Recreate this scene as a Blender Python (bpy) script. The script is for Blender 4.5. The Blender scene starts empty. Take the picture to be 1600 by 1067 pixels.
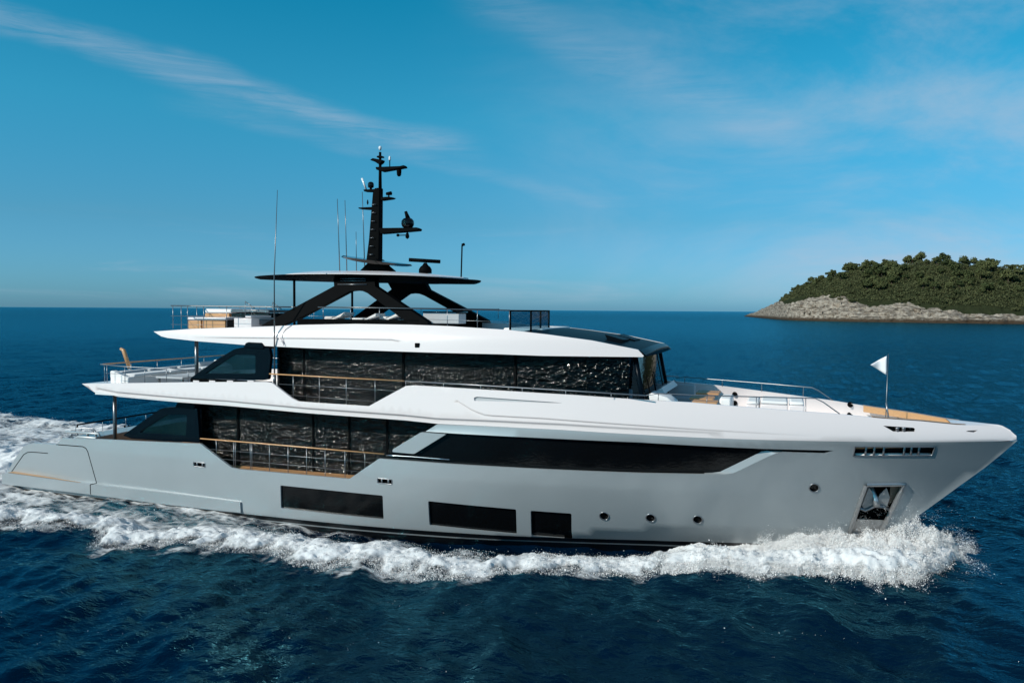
import bpy, math, random
import numpy as np
from mathutils import Vector
from mathutils.geometry import delaunay_2d_cdt
random.seed(7); RNG = np.random.default_rng(11)
scene = bpy.context.scene
COL = scene.collection

# ------------------------------------------------------------------ camera
FOC = 1250.0                      # focal length in pixels of a 1600 wide frame
YAW, PITCH, ROLL = math.radians(19.06), math.radians(2.25), math.radians(0.355)
CAM = np.array([31.97, -29.06, 7.8])
FW = np.array([-math.sin(YAW)*math.cos(PITCH), math.cos(YAW)*math.cos(PITCH), -math.sin(PITCH)])
RT = np.array([math.cos(YAW), math.sin(YAW), 0.0]); UP = np.cross(RT, FW)
R2 = RT*math.cos(ROLL)+UP*math.sin(ROLL); U2 = UP*math.cos(ROLL)-RT*math.sin(ROLL)
cd = bpy.data.cameras.new('camera'); cam = bpy.data.objects.new('camera', cd); COL.objects.link(cam)
from mathutils import Matrix
M = Matrix(((R2[0], U2[0], -FW[0], CAM[0]), (R2[1], U2[1], -FW[1], CAM[1]), (R2[2], U2[2], -FW[2], CAM[2]), (0, 0, 0, 1)))
cam.matrix_world = M
cd.sensor_width = 36.0; cd.lens = 36.0*FOC/1600.0; cd.clip_start = 0.5; cd.clip_end = 90000.0
scene.camera = cam

# ------------------------------------------------------------------ node helpers
def newmat(name):
    m = bpy.data.materials.new(name); m.use_nodes = True
    nt = m.node_tree; nt.nodes.clear()
    out = nt.nodes.new('ShaderNodeOutputMaterial')
    return m, nt, out
class NT:
    def __init__(s, nt): s.nt = nt
    def n(s, t, **kw):
        nd = s.nt.nodes.new(t)
        for k, v in kw.items():
            if k.startswith('i_'):
                key = k[2:]
                key = int(key) if key.isdigit() else key.replace('_', ' ')
                s.put(nd.inputs[key], v)
            else: setattr(nd, k, v)
        return nd
    def put(s, sock, v):
        if hasattr(v, 'is_linked') or isinstance(v, bpy.types.NodeSocket): s.nt.links.new(v, sock)
        else: sock.default_value = v
    def m(s, op, a, b=None, c=None, clamp=False):
        nd = s.nt.nodes.new('ShaderNodeMath'); nd.operation = op; nd.use_clamp = clamp
        for i, v in enumerate((a, b, c)):
            if v is not None: s.put(nd.inputs[i], v)
        return nd.outputs[0]
    def mix(s, f, a, b, blend='MIX'):
        nd = s.nt.nodes.new('ShaderNodeMix'); nd.data_type = 'RGBA'; nd.blend_type = blend
        s.put(nd.inputs[0], f); s.put(nd.inputs[6], a); s.put(nd.inputs[7], b)
        return nd.outputs[2]
    def ss(s, x, lo, hi):      # smoothstep
        nd = s.nt.nodes.new('ShaderNodeMapRange'); nd.interpolation_type = 'SMOOTHSTEP'
        s.put(nd.inputs[0], x); s.put(nd.inputs[1], lo); s.put(nd.inputs[2], hi)
        return nd.outputs[0]
    def noise(s, vec, scale, detail=4, rough=.5, dist=0.0):
        nd = s.nt.nodes.new('ShaderNodeTexNoise')
        if vec is not None: s.put(nd.inputs['Vector'], vec)
        nd.inputs['Scale'].default_value = scale; nd.inputs['Detail'].default_value = detail
        nd.inputs['Roughness'].default_value = rough; nd.inputs['Distortion'].default_value = dist
        return nd.outputs[0]
    def mapping(s, vec, scale=(1, 1, 1), rot=(0, 0, 0), loc=(0, 0, 0)):
        nd = s.nt.nodes.new('ShaderNodeMapping'); s.put(nd.inputs[0], vec)
        nd.inputs[1].default_value = loc; nd.inputs[2].default_value = rot; nd.inputs[3].default_value = scale
        return nd.outputs[0]
    def xyz(s, vec):
        nd = s.nt.nodes.new('ShaderNodeSeparateXYZ'); s.put(nd.inputs[0], vec); return nd.outputs
    def comb(s, x, y, z):
        nd = s.nt.nodes.new('ShaderNodeCombineXYZ')
        for i, v in enumerate((x, y, z)): s.put(nd.inputs[i], v)
        return nd.outputs[0]

# ------------------------------------------------------------------ sun, sky, exposure
SUN_EL = math.radians(31); SUN_AZ = math.atan2(-0.625, -0.78)      # azimuth measured from +Y towards +X
w = bpy.data.worlds.new('World'); scene.world = w; w.use_nodes = True
wt = w.node_tree; wt.nodes.clear(); N = NT(wt)
tc = N.n('ShaderNodeTexCoord'); dirv = tc.outputs['Generated']
sky = N.n('ShaderNodeTexSky'); sky.sky_type = 'NISHITA'; sky.sun_disc = False
sky.sun_elevation = SUN_EL; sky.sun_rotation = SUN_AZ % (2*math.pi)
sky.altitude = 0; sky.air_density = 1.0; sky.dust_density = 0.6; sky.ozone_density = 2.0
X, Y, Z = N.xyz(dirv)
hor = N.m('SQRT', N.m('ADD', N.m('MULTIPLY', X, X), N.m('MULTIPLY', Y, Y)))
el = N.m('MULTIPLY', N.m('ARCTAN2', Z, hor), 180/math.pi)
az = N.m('MULTIPLY', N.m('ARCTAN2', X, Y), 180/math.pi)
tint = N.n('ShaderNodeValToRGB'); cr = tint.color_ramp
N.put(tint.inputs[0], N.m('DIVIDE', el, 60.0, clamp=True))
cr.elements[0].position = 0.0; cr.elements[0].color = (.30, .76, 1.42, 1)
cr.elements[1].position = 1.0; cr.elements[1].color = (.02, .62, .80, 1)
for p, c in ((.10, (.27, .76, 1.04)), (.22, (.18, 1.03, 1.17)), (.38, (.02, 1.06, 1.17))):
    e = cr.elements.new(p); e.color = (*c, 1)
skyc = N.mix(1.0, sky.outputs[0], tint.outputs[0], 'MULTIPLY')
# thin cirrus, in azimuth / elevation
ae = N.comb(az, el, 0.0)
def streak(a0, e0, a1, e1, wdt, soft, seed, ext=6):
    sl = (e1-e0)/(a1-a0); ln = N.m('ADD', N.m('MULTIPLY', N.m('SUBTRACT', az, a0), sl), e0)
    wob = N.m('MULTIPLY', N.m('SUBTRACT', N.noise(N.mapping(ae, (.10, .10, 1), loc=(seed, 0, 0)), 1.0, 3), .5), 3.0)
    d = N.m('SUBTRACT', N.m('SUBTRACT', el, ln), wob)
    g = N.m('SUBTRACT', 1.0, N.ss(N.m('ABSOLUTE', d), wdt*.1, wdt))
    r = math.atan2(e1-e0, a1-a0)
    fine = N.noise(N.mapping(ae, (.10, 1.1, 1), rot=(0, 0, -r-.03), loc=(seed*3, seed, 0)), 1.0, 9, .70, .9)
    ends = N.m('MULTIPLY', N.ss(az, a0-ext, a0), N.m('SUBTRACT', 1.0, N.ss(az, a1-2, a1+ext*.7)))
    return N.m('MULTIPLY', N.m('MULTIPLY', g, ends), N.ss(fine, .5-soft, .5+soft))
c1 = N.m('MULTIPLY', streak(-58, 18.0, -24, 11.6, 1.4, .3, 1.7), .42)
c2 = N.m('MULTIPLY', streak(-20, 20.5, 0, 12.0, 2.6, .35, 4.2), .20)
c3 = N.m('MULTIPLY', streak(-38, 12.6, -12, 7.8, .9, .3, 9.1), .15)
broad = N.noise(N.mapping(ae, (.045, .11, 1), rot=(0, 0, .45), loc=(3.1, 7.7, 0)), 1.0, 7, .62, .5)
c4 = N.m('MULTIPLY', N.m('MULTIPLY', N.ss(broad, .36, .74), N.ss(az, -28, 12)), .58)
c5 = N.m('MULTIPLY', N.m('MULTIPLY', N.ss(N.noise(N.mapping(ae, (.05, .45, 1), loc=(8, 2, 0)), 1.0, 5, .6, .4), .5, .72),
                         N.m('SUBTRACT', 1.0, N.ss(el, 2.5, 7.0))), .30)
cl = N.m('ADD', N.m('ADD', N.m('ADD', c1, c2), N.m('ADD', c3, c4)), c5, clamp=True)
cl = N.m('MULTIPLY', cl, N.ss(el, 0.0, 1.5))
skyc = N.mix(cl, skyc, (4.6, 5.4, 6.6, 1))
bg = N.n('ShaderNodeBackground'); N.put(bg.inputs[0], skyc); bg.inputs[1].default_value = 0.10
wo = N.n('ShaderNodeOutputWorld'); wt.links.new(bg.outputs[0], wo.inputs[0])
sd = bpy.data.lights.new('sun', 'SUN'); sd.energy = 4.3; sd.angle = math.radians(.5); sd.color = (1.0, .94, .85)
so = bpy.data.objects.new('sun', sd); COL.objects.link(so); so.location = (0, -40, 60)
sdir = Vector((math.sin(SUN_AZ)*math.cos(SUN_EL), math.cos(SUN_AZ)*math.cos(SUN_EL), math.sin(SUN_EL)))
so.rotation_euler = sdir.to_track_quat('Z', 'Y').to_euler()
scene.view_settings.view_transform = 'Standard'; scene.view_settings.look = 'None'
scene.view_settings.exposure = 0.0; scene.view_settings.gamma = 1.0; scene.view_settings.use_curve_mapping = False
scene.cycles.use_denoising = True; scene.cycles.max_bounces = 8; scene.cycles.transparent_max_bounces = 12
scene.cycles.sample_clamp_indirect = 14.0; scene.cycles.caustics_reflective = False; scene.cycles.caustics_refractive = False

# ------------------------------------------------------------------ materials
MAT = {}
def pmat(name, col, rough=.4, metal=0.0, coat=0.0, spec=.5, var=0.0, vs=3.0, bump=0.0, bs=30.0, stretch=(1, 1, 1)):
    m, nt, out = newmat(name); n = NT(nt)
    b = n.n('ShaderNodeBsdfPrincipled')
    tcn = n.n('ShaderNodeTexCoord'); vec = n.mapping(tcn.outputs['Object'], stretch)
    c = (*col, 1)
    if var:
        nz = n.noise(vec, vs, 5, .6)
        n.put(b.inputs['Base Color'], n.mix(nz, tuple(x*(1-var) for x in col)+(1,), tuple(min(1, x*(1+var)) for x in col)+(1,)))
    else: b.inputs['Base Color'].default_value = c
    b.inputs['Roughness'].default_value = rough; b.inputs['Metallic'].default_value = metal
    b.inputs['Coat Weight'].default_value = coat; b.inputs['Coat Roughness'].default_value = .08
    b.inputs['Specular IOR Level'].default_value = spec
    if bump:
        bp = n.n('ShaderNodeBump'); bp.inputs['Strength'].default_value = bump; bp.inputs['Distance'].default_value = .02
        n.put(bp.inputs['Height'], n.noise(vec, bs, 4, .6)); n.put(b.inputs['Normal'], bp.outputs[0])
    nt.links.new(b.outputs[0], out.inputs[0]); MAT[name] = m
    return m
pmat('white_gelcoat', (.765, .70, .695), .25, coat=.25, var=.012, vs=.6)
pmat('white_deck', (.72, .72, .72), .55, var=.03, vs=2)
pmat('black_gloss', (.003, .0035, .004), .04, spec=.32, bump=.35, bs=5, stretch=(1, 1, 2))
pmat('black_satin', (.003, .0035, .004), .6, var=.2, vs=4, spec=.02)
pmat('navy_gloss', (.002, .0055, .010), .25, spec=.05)
pmat('roof_black', (.003, .006, .009), .40, spec=.03)
pmat('dark_interior', (.012, .011, .010), .8, var=.2)
pmat('steel', (.27, .28, .30), .32, metal=.7)
pmat('ledge_gleam', (.62, .63, .65), .18, metal=.95)
pmat('dark_steel', (.16, .17, .18), .3, metal=.7)
pmat('chrome_grey', (.45, .46, .47), .3, metal=.8, var=.25, vs=9, bump=.2, bs=12)
pmat('anchor_grey', (.34, .35, .36), .45, metal=.3, var=.3, vs=6, bump=.2)
pmat('rust_stain', (.20, .15, .11), .7, var=.4, vs=8)
pmat('cushion_white', (.78, .77, .76), .75, var=.03, vs=5, bump=.15, bs=90)
pmat('cushion_grey', (.42, .44, .46), .8, var=.05, vs=5, bump=.15, bs=90)
pmat('curtain', (.62, .62, .60), .9, var=.12, vs=9, stretch=(1, 1, .05))
pmat('light_lens', (.75, .78, .8), .15, coat=.5)
pmat('flag_cloth', (.80, .80, .82), .8, var=.05, vs=6)
def teak():
    m, nt, out = newmat('teak'); n = NT(nt); b = n.n('ShaderNodeBsdfPrincipled')
    tcn = n.n('ShaderNodeTexCoord'); o = tcn.outputs['Object']
    g = n.noise(n.mapping(o, (1.2, 14, 14)), 2.0, 5, .65)
    col = n.mix(g, (.36, .17, .07, 1), (.58, .33, .16, 1))
    x, y, z = n.xyz(o)
    ln = n.m('FRACT', n.m('MULTIPLY', y, 9.0)); gap = n.m('LESS_THAN', ln, .07)
    col = n.mix(n.m('MULTIPLY', gap, .8), col, (.03, .02, .015, 1))
    n.put(b.inputs['Base Color'], col); b.inputs['Roughness'].default_value = .55
    nt.links.new(b.outputs[0], out.inputs[0]); MAT['teak'] = m
teak()
pmat('teak_trim', (.50, .27, .12), .45, coat=.2, var=.25, vs=6, stretch=(.4, 6, 6))
def hull_paint():
    m, nt, out = newmat('hull_silver'); n = NT(nt); b = n.n('ShaderNodeBsdfPrincipled')
    tcn = n.n('ShaderNodeTexCoord'); o = tcn.outputs['Object']; x, y, z = n.xyz(o)
    nz = n.noise(o, .7, 4, .6)
    col = n.mix(nz, (.362, .394, .412, 1), (.402, .434, .452, 1))
    zz = n.m('ADD', z, n.m('MULTIPLY', n.m('MAXIMUM', n.m('SUBTRACT', x, 21.5), 0.0), -0.03))   # the stripes rise towards the bow
    blk = n.m('LESS_THAN', zz, .0)
    lin = n.m('MULTIPLY', n.m('LESS_THAN', zz, -.17), n.m('GREATER_THAN', zz, -.225))
    blk = n.m('MULTIPLY', blk, n.m('SUBTRACT', 1.0, n.m('MULTIPLY', lin, .85)))
    n.put(b.inputs['Base Color'], n.mix(blk, col, (.006, .007, .009, 1)))
    b.inputs['Metallic'].default_value = .25; b.inputs['Roughness'].default_value = .36
    b.inputs['Coat Weight'].default_value = .4; b.inputs['Coat Roughness'].default_value = .05
    bp = n.n('ShaderNodeBump'); bp.inputs['Strength'].default_value = .12; bp.inputs['Distance'].default_value = .05
    n.put(bp.inputs['Height'], n.noise(o, .9, 3)); n.put(b.inputs['Normal'], bp.outputs[0])
    nt.links.new(b.outputs[0], out.inputs[0]); MAT['hull_silver'] = m
hull_paint()
def tinted():
    for name, t in (('tinted_glass', (.15, .16, .165, 1)), ('smoke_glass', (.50, .62, .68, 1)), ('fin_glass', (.14, .22, .27, 1))):
        m, nt, out = newmat(name); n = NT(nt)
        tr = n.n('ShaderNodeBsdfTransparent'); tr.inputs[0].default_value = t
        gl = n.n('ShaderNodeBsdfGlossy'); gl.inputs['Roughness'].default_value = .095 if name == 'tinted_glass' else .015
        tcn = n.n('ShaderNodeTexCoord')
        bp = n.n('ShaderNodeBump'); bp.inputs['Strength'].default_value = 1.0 if name == 'tinted_glass' else .03; bp.inputs['Distance'].default_value = .15
        n.put(bp.inputs['Height'], n.noise(n.mapping(tcn.outputs['Object'], (1, 1, 2.0)), 3.7, 3, .5, .5))
        n.put(gl.inputs['Normal'], bp.outputs[0])
        gg = n.n('ShaderNodeNewGeometry'); dt = n.n('ShaderNodeVectorMath', operation='DOT_PRODUCT'); n.put(dt.inputs[0], gg.outputs['Incoming']); n.put(dt.inputs[1], gg.outputs['Normal'])
        frv = n.m('ADD', .028 if name == 'tinted_glass' else .034, n.m('MULTIPLY', .95, n.m('POWER', n.m('SUBTRACT', 1.0, n.m('ABSOLUTE', dt.outputs['Value'])), 5.0)), clamp=True)
        mx = n.n('ShaderNodeMixShader'); n.put(mx.inputs[0], frv); n.put(mx.inputs[1], tr.outputs[0]); n.put(mx.inputs[2], gl.outputs[0])
        nt.links.new(mx.outputs[0], out.inputs[0]); MAT[name] = m
tinted()

# ------------------------------------------------------------------ geometry helpers
ORG = {}
def mk(name, verts, faces, mat, parent=None, smooth=None, bevel=0.0, top=False, autosmooth=False, nr=None):
    """link one mesh object; vertices are world coordinates"""
    v = np.array(verts, dtype=float).reshape(-1, 3)
    if parent is not None: org = ORG[parent.name]
    else: org = np.array([v[:, 0].mean(), v[:, 1].mean(), v[:, 2].min()]) if top else np.zeros(3)
    me = bpy.data.meshes.new(name)
    me.from_pydata((v-org).tolist(), [], faces)
    o = bpy.data.objects.new(name, me); COL.objects.link(o)
    if isinstance(mat, str): mat = MAT[mat]
    me.materials.append(mat)
    if smooth is not None:
        if isinstance(smooth, bool): smooth = [smooth]*len(faces)
        me.polygons.foreach_set('use_smooth', smooth)
    if autosmooth: me.polygons.foreach_set('use_smooth', [True]*len(faces)); me.set_sharp_from_angle(angle=math.radians(38))
    me.update()
    if nr:                                            # exact surface normals on curved panels
        ln = []
        for p in me.polygons:
            fnm = tuple(p.normal)
            for i in p.vertices: ln.append(nr.get(i, fnm) if p.use_smooth or i in nr else fnm)
        me.normals_split_custom_set(ln)
    if parent is not None: o.parent = parent
    else: o.location = org
    ORG[o.name] = org
    if bevel:
        bm = o.modifiers.new('bevel', 'BEVEL'); bm.width = bevel; bm.segments = 2; bm.limit_method = 'ANGLE'; bm.angle_limit = math.radians(35)
        me.polygons.foreach_set('use_smooth', [True]*len(faces)); me.set_sharp_from_angle(angle=math.radians(60))
    return o
def thing(name, label, cat, loc, group=None):
    o = bpy.data.objects.new(name, None); COL.objects.link(o); o.location = loc
    o.empty_display_size = .3; ORG[o.name] = np.array(loc, float)
    tag(o, label, cat, group); return o
def tag(o, label, cat, group=None):
    o['label'] = label; o['category'] = cat
    if group: o['group'] = group
    return o
class MB:
    def __init__(s): s.v = []; s.f = []; s.sm = []; s.nr = {}
    def add(s, v, f, sm=False, nr=None):
        b = len(s.v); s.v += [tuple(map(float, p)) for p in v]
        if nr is not None:
            for i, q in enumerate(nr): s.nr[b+i] = q
        for q in f: s.f.append(tuple(i+b for i in q)); 
        s.sm += sm if isinstance(sm, list) else [sm]*len(f)
        return s
    def box(s, x0, x1, y0, y1, z0, z1):
        v = [(x, y, z) for z in (z0, z1) for y in (y0, y1) for x in (x0, x1)]
        return s.add(v, [(0, 2, 3, 1), (4, 5, 7, 6), (0, 1, 5, 4), (2, 6, 7, 3), (0, 4, 6, 2), (1, 3, 7, 5)])
    def tube(s, pts, r, n=8, cap=True):
        pts = [Vector(p) for p in pts]; rr = r if isinstance(r, (list, tuple)) else [r]*len(pts)
        base = len(s.v); prev = None
        for i, p in enumerate(pts):
            d = (pts[min(i+1, len(pts)-1)]-pts[max(i-1, 0)]).normalized()
            if prev is None:
                a = d.cross(Vector((0, 0, 1)));
                if a.length < .05: a = d.cross(Vector((1, 0, 0)))
            else: a = prev-d*prev.dot(d)
            a.normalize(); prev = a; b = d.cross(a)
            for k in range(n):
                t = 2*math.pi*k/n; s.v.append(tuple(p+(a*math.cos(t)+b*math.sin(t))*rr[i]))
        for i in range(len(pts)-1):
            for k in range(n):
                s.f.append((base+i*n+k, base+i*n+(k+1) % n, base+(i+1)*n+(k+1) % n, base+(i+1)*n+k)); s.sm.append(True)
        if cap:
            s.f.append(tuple(base+k for k in range(n))[::-1]); s.sm.append(False)
            s.f.append(tuple(base+(len(pts)-1)*n+k for k in range(n))); s.sm.append(False)
        return s
    def lathe(s, c, prof, n=20, axis='z'):
        """prof: list of (radius, height)"""
        base = len(s.v)
        for r, h in prof:
            for k in range(n):
                t = 2*math.pi*k/n; a, b = r*math.cos(t), r*math.sin(t)
                s.v.append({'z': (c[0]+a, c[1]+b, c[2]+h), 'y': (c[0]+a, c[1]+h, c[2]+b), 'x': (c[0]+h, c[1]+a, c[2]+b)}[axis])
        for i in range(len(prof)-1):
            for k in range(n):
                s.f.append((base+i*n+k, base+i*n+(k+1) % n, base+(i+1)*n+(k+1) % n, base+(i+1)*n+k)); s.sm.append(True)
        s.f.append(tuple(base+k for k in range(n))[::-1]); s.sm.append(False)
        s.f.append(tuple(base+(len(prof)-1)*n+k for k in range(n))); s.sm.append(False)
        return s
    def prism(s, xz, y0, y1):
        """outline in (x, z), extruded along y"""
        n = len(xz); a = sum(xz[i][0]*xz[(i+1) % n][1]-xz[(i+1) % n][0]*xz[i][1] for i in range(n))
        if a < 0: xz = xz[::-1]
        if y0 > y1: y0, y1 = y1, y0
        v = [(x, y0, z) for x, z in xz]+[(x, y1, z) for x, z in xz]
        f = [tuple(range(n)), tuple(range(2*n-1, n-1, -1))]+[(i, i+n, (i+1) % n+n, (i+1) % n) for i in range(n)]
        return s.add(v, f)
    def plate(s, xy, z0, z1):
        n = len(xy); a = sum(xy[i][0]*xy[(i+1) % n][1]-xy[(i+1) % n][0]*xy[i][1] for i in range(n))
        if a < 0: xy = xy[::-1]
        v = [(x, y, z0) for x, y in xy]+[(x, y, z1) for x, y in xy]
        f = [tuple(range(n))[::-1], tuple(range(n, 2*n))]+[(i, (i+1) % n, (i+1) % n+n, i+n) for i in range(n)]
        return s.add(v, f)
    def build(s, name, mat, parent=None, bevel=0.0, top=False):
        return mk(name, s.v, s.f, mat, parent, s.sm, bevel, top, nr=s.nr)

def ray(u, v):
    return FW+R2*((u-800)/FOC)+U2*((533.5-v)/FOC)
def at_y(u, v, y):
    d = ray(u, v); t = (y-CAM[1])/d[1]; return CAM+d*t
def at_z(u, v, z):
    d = ray(u, v); t = (z-CAM[2])/d[2]; return CAM+d*t
def at_surf(u, v, f, side=-1):
    """where the sight line meets the surface y = side*f(x, z)"""
    d = ray(u, v)
    ys = np.arange(-6.5, 0.05, .1) if side < 0 else np.arange(0.0, 6.5, .1)
    g = lambda y: (y-side*f(*(CAM+d*((y-CAM[1])/d[1]))[[0, 2]]))
    lo = ys[0]
    for y in ys[1:]:
        if g(y) >= 0: break
        lo = y
    hi = y
    for _ in range(30):
        m = (lo+hi)/2
        if g(m) >= 0: hi = m
        else: lo = m
    p = CAM+d*((hi-CAM[1])/d[1]); return p
def tr(px, f, side=-1):
    """pixel outline -> (x, z) outline on the surface"""
    return [tuple(at_surf(u, v, f, side)[[0, 2]]) for u, v in px]
def lerp(x, xs, ys): return float(np.interp(x, xs, ys))
def rounded(pts, r, n=4):
    out = []; m = len(pts)
    for i in range(m):
        p0, p, p1 = (np.array(pts[(i+k) % m]) for k in (-1, 0, 1))
        a, b = p0-p, p1-p; la, lb = np.linalg.norm(a), np.linalg.norm(b); q = min(r, la*.45, lb*.45)
        A, B = p+a/la*q, p+b/lb*q
        for t in np.linspace(0, 1, n+1): out.append(tuple((1-t)**2*A+2*t*(1-t)*p+t*t*B))
    return out
def inside(P, loop):
    x, y = P[:, 0], P[:, 1]; r = np.zeros(len(P), bool); L = np.array(loop); n = len(L)
    for i in range(n):
        x0, y0 = L[i]; x1, y1 = L[(i+1) % n]
        if y0 == y1: continue
        c = ((y0 > y) != (y1 > y)) & (x < (x1-x0)*(y-y0)/(y1-y0)+x0); r ^= c
    return r
def segdist(P, A, B):
    d = np.full(len(P), 1e9)
    for a, b in zip(A, B):
        ab = b-a; l = max(ab@ab, 1e-12); t = np.clip(((P-a)@ab)/l, 0, 1); d = np.minimum(d, np.linalg.norm(P-a-t[:, None]*ab, axis=1))
    return d
def split(loop, d, closed=True):
    out = []; n = len(loop)
    for i in range(n if closed else n-1):
        a, b = np.array(loop[i]), np.array(loop[(i+1) % n]); k = max(1, int(math.ceil(np.linalg.norm(b-a)/d)))
        out += [tuple(a+(b-a)*j/k) for j in range(k)]
    if not closed: out.append(tuple(loop[-1]))
    return out
def panel(loop, f, holes=(), lines=(), th=.06, gx=.5, gz=.3, side=-1, inset=0.0):
    """a curved sheet with true openings: outline and holes in (x, z), laid on y = side*f(x, z), given thickness th inwards"""
    sd = min(gx, .45); loops = [split(l, sd) for l in [loop]+list(holes)]
    V = []; E = []; LI = []
    for l in loops:
        b = len(V); V += l; n = len(l); E += [(b+i, b+(i+1) % n) for i in range(n)]; LI.append(list(range(b, b+n)))
    for l in lines:
        l = split(l, sd, False); b = len(V); V += l; E += [(b+i, b+i+1) for i in range(len(l)-1)]
    VA = np.array(V); L = np.array(loop)
    gx_ = np.arange(L[:, 0].min()+gx/2, L[:, 0].max(), gx); gz_ = np.arange(L[:, 1].min()+gz/2, L[:, 1].max(), gz)
    if len(gx_) and len(gz_):
        G = np.array([(a+(j % 2)*gx*.5, c) for a in gx_ for j, c in enumerate(gz_)])
        ok = inside(G, loop)
        for h in holes: ok &= ~inside(G, h)
        G = G[ok]
        if len(G):
            A = VA[[e[0] for e in E]]; B = VA[[e[1] for e in E]]
            G = G[segdist(G, A, B) > .35*min(gx, gz)]
            V = V+[tuple(g) for g in G]
    res = delaunay_2d_cdt([Vector((a, b)) for a, b in V], E, [], 0, 1e-5, True)
    P = np.array([(p.x, p.y) for p in res[0]]); T = np.array(res[2]); orig = res[3]
    cen = P[T].mean(axis=1); ok = inside(cen, loop)
    for h in holes: ok &= ~inside(cen, h)
    T = T[ok]
    remap = {}
    for i, o in enumerate(orig):
        for k in o: remap[k] = i
    a2 = (P[T[:, 1], 0]-P[T[:, 0], 0])*(P[T[:, 2], 1]-P[T[:, 0], 1])-(P[T[:, 2], 0]-P[T[:, 0], 0])*(P[T[:, 1], 1]-P[T[:, 0], 1])
    T[a2 < 0] = T[a2 < 0][:, ::-1]
    h = np.array([max(f(x, z)-inset, 0.0) for x, z in P]); hb_ = np.maximum(h-th, 0.0)
    fr = np.stack([P[:, 0], side*h, P[:, 1]], 1); bk = np.stack([P[:, 0], side*hb_, P[:, 1]], 1)
    n = len(P); vs = list(map(tuple, fr))+list(map(tuple, bk)); fs = []; sm = []
    for t in T:
        t = tuple(int(i) for i in t)
        fs += [t if side < 0 else t[::-1], tuple(i+n for i in (t[::-1] if side < 0 else t))]; sm += [True, True]
    for li, idx in enumerate(LI):
        ids = [remap[i] for i in idx]; m = len(ids)
        b = len(vs); vs += [vs[i] for i in ids]+[vs[i+n] for i in ids]
        for i in range(m):
            j = (i+1) % m; fs.append((b+i, b+i+m, b+j+m, b+j)); sm.append(False)
    e = .012; nr = []
    for x, z in P:
        fx = (f(x+e, z)-f(x-e, z))/(2*e); fz = (f(x, z+e)-f(x, z-e))/(2*e); q = Vector((-fx, side, -fz)).normalized(); nr.append(tuple(q))
    nr += [tuple(-k for k in q) for q in nr]
    return vs, fs, sm, nr
def pan(name, mat, parent, loop, f, sides=(-1,), **kw):
    os_ = [MB().add(*panel(loop, f, side=s, **kw)).build(name, mat, parent) for s in sides]
    return os_[0]
def ribbon(mb, line, f, wdt, off=.004, side=-1):
    """a thin seam or bead lying on a surface"""
    l = split(line, .2, False)
    for i in range(len(l)-1):
        a, b = np.array(l[i]), np.array(l[i+1]); d = b-a; d /= np.linalg.norm(d); nn = np.array([-d[1], d[0]])*wdt/2
        q = [a-nn, b-nn, b+nn, a+nn]
        mb.add([(x, side*(f(x, z)+off), z) for x, z in q]+[(x, side*(f(x, z)-.01), z) for x, z in q],
               [(0, 1, 2, 3), (7, 6, 5, 4), (0, 4, 5, 1), (3, 2, 6, 7)])
    return mb
def slab(mb, xs, hw, zt, zb):
    """horizontal slab between both sides: half width hw(x), top zt(x), bottom zb(x)"""
    v = []; f = []
    for x in xs: v += [(x, -hw(x), zt(x)), (x, hw(x), zt(x)), (x, hw(x), zb(x)), (x, -hw(x), zb(x))]
    n = len(xs)
    for i in range(n-1):
        for k in range(4):
            a = i*4+k; b = i*4+(k+1) % 4; f.append((a, b, b+4, a+4))
    f += [(3, 2, 1, 0), tuple((n-1)*4+k for k in range(4))]
    return mb.add(v, [q[::-1] for q in f])

# ------------------------------------------------------------------ the yacht: surfaces
ZS = [-1.2, 0, .58, 1.2, 2.22, 2.86, 3.77, 3.95, 4.3, 4.8]
XST = [33.2, 34.7, 35.47, 36.22, 37.32, 38.03, 38.9, 38.82, 38.35, 37.3]
def xs(z):
    if z >= 3.8: return 38.9-1.75*(z-3.8)**1.6
    return (lerp(z-.22, ZS, XST)+2*lerp(z, ZS, XST)+lerp(z+.22, ZS, XST))/4 if 3.6 > z > .2 else lerp(z, ZS, XST)
def soft(t, k=.06): return .5*(t+math.sqrt(t*t+k*k))
def hb(x, z):
    t = min(max(z/3.8, 0), 1); B = lerp(z, [-1.2, 0, 2.0, 3.8], [3.3, 3.9, 4.1, 4.15]); x0 = 15+7*t; p = 1.9+.4*t
    zc = lerp(x, [20, 24, 27.6, 31, 35], [-.5, .1, .57, .72, .8]); e = xs(z)
    q = min(max((x-x0)/max(e-x0, .1), 0), 1); r = B*(1-q**p)
    if z < zc: r -= .9*(zc-z)*(1-q)
    if z > 3.6: r -= .12*soft(z-3.95, .3)*(1-q)
    if x < 9: r *= 1-.07*((9-x)/9)**2
    return max(r, 0.0)
def sm01(t): t = min(max(t, 0), 1); return t*t*(3-2*t)
HX = np.linspace(-1, 35, 60); HW = np.array([hb(float(q), 0.0) for q in HX])
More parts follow.
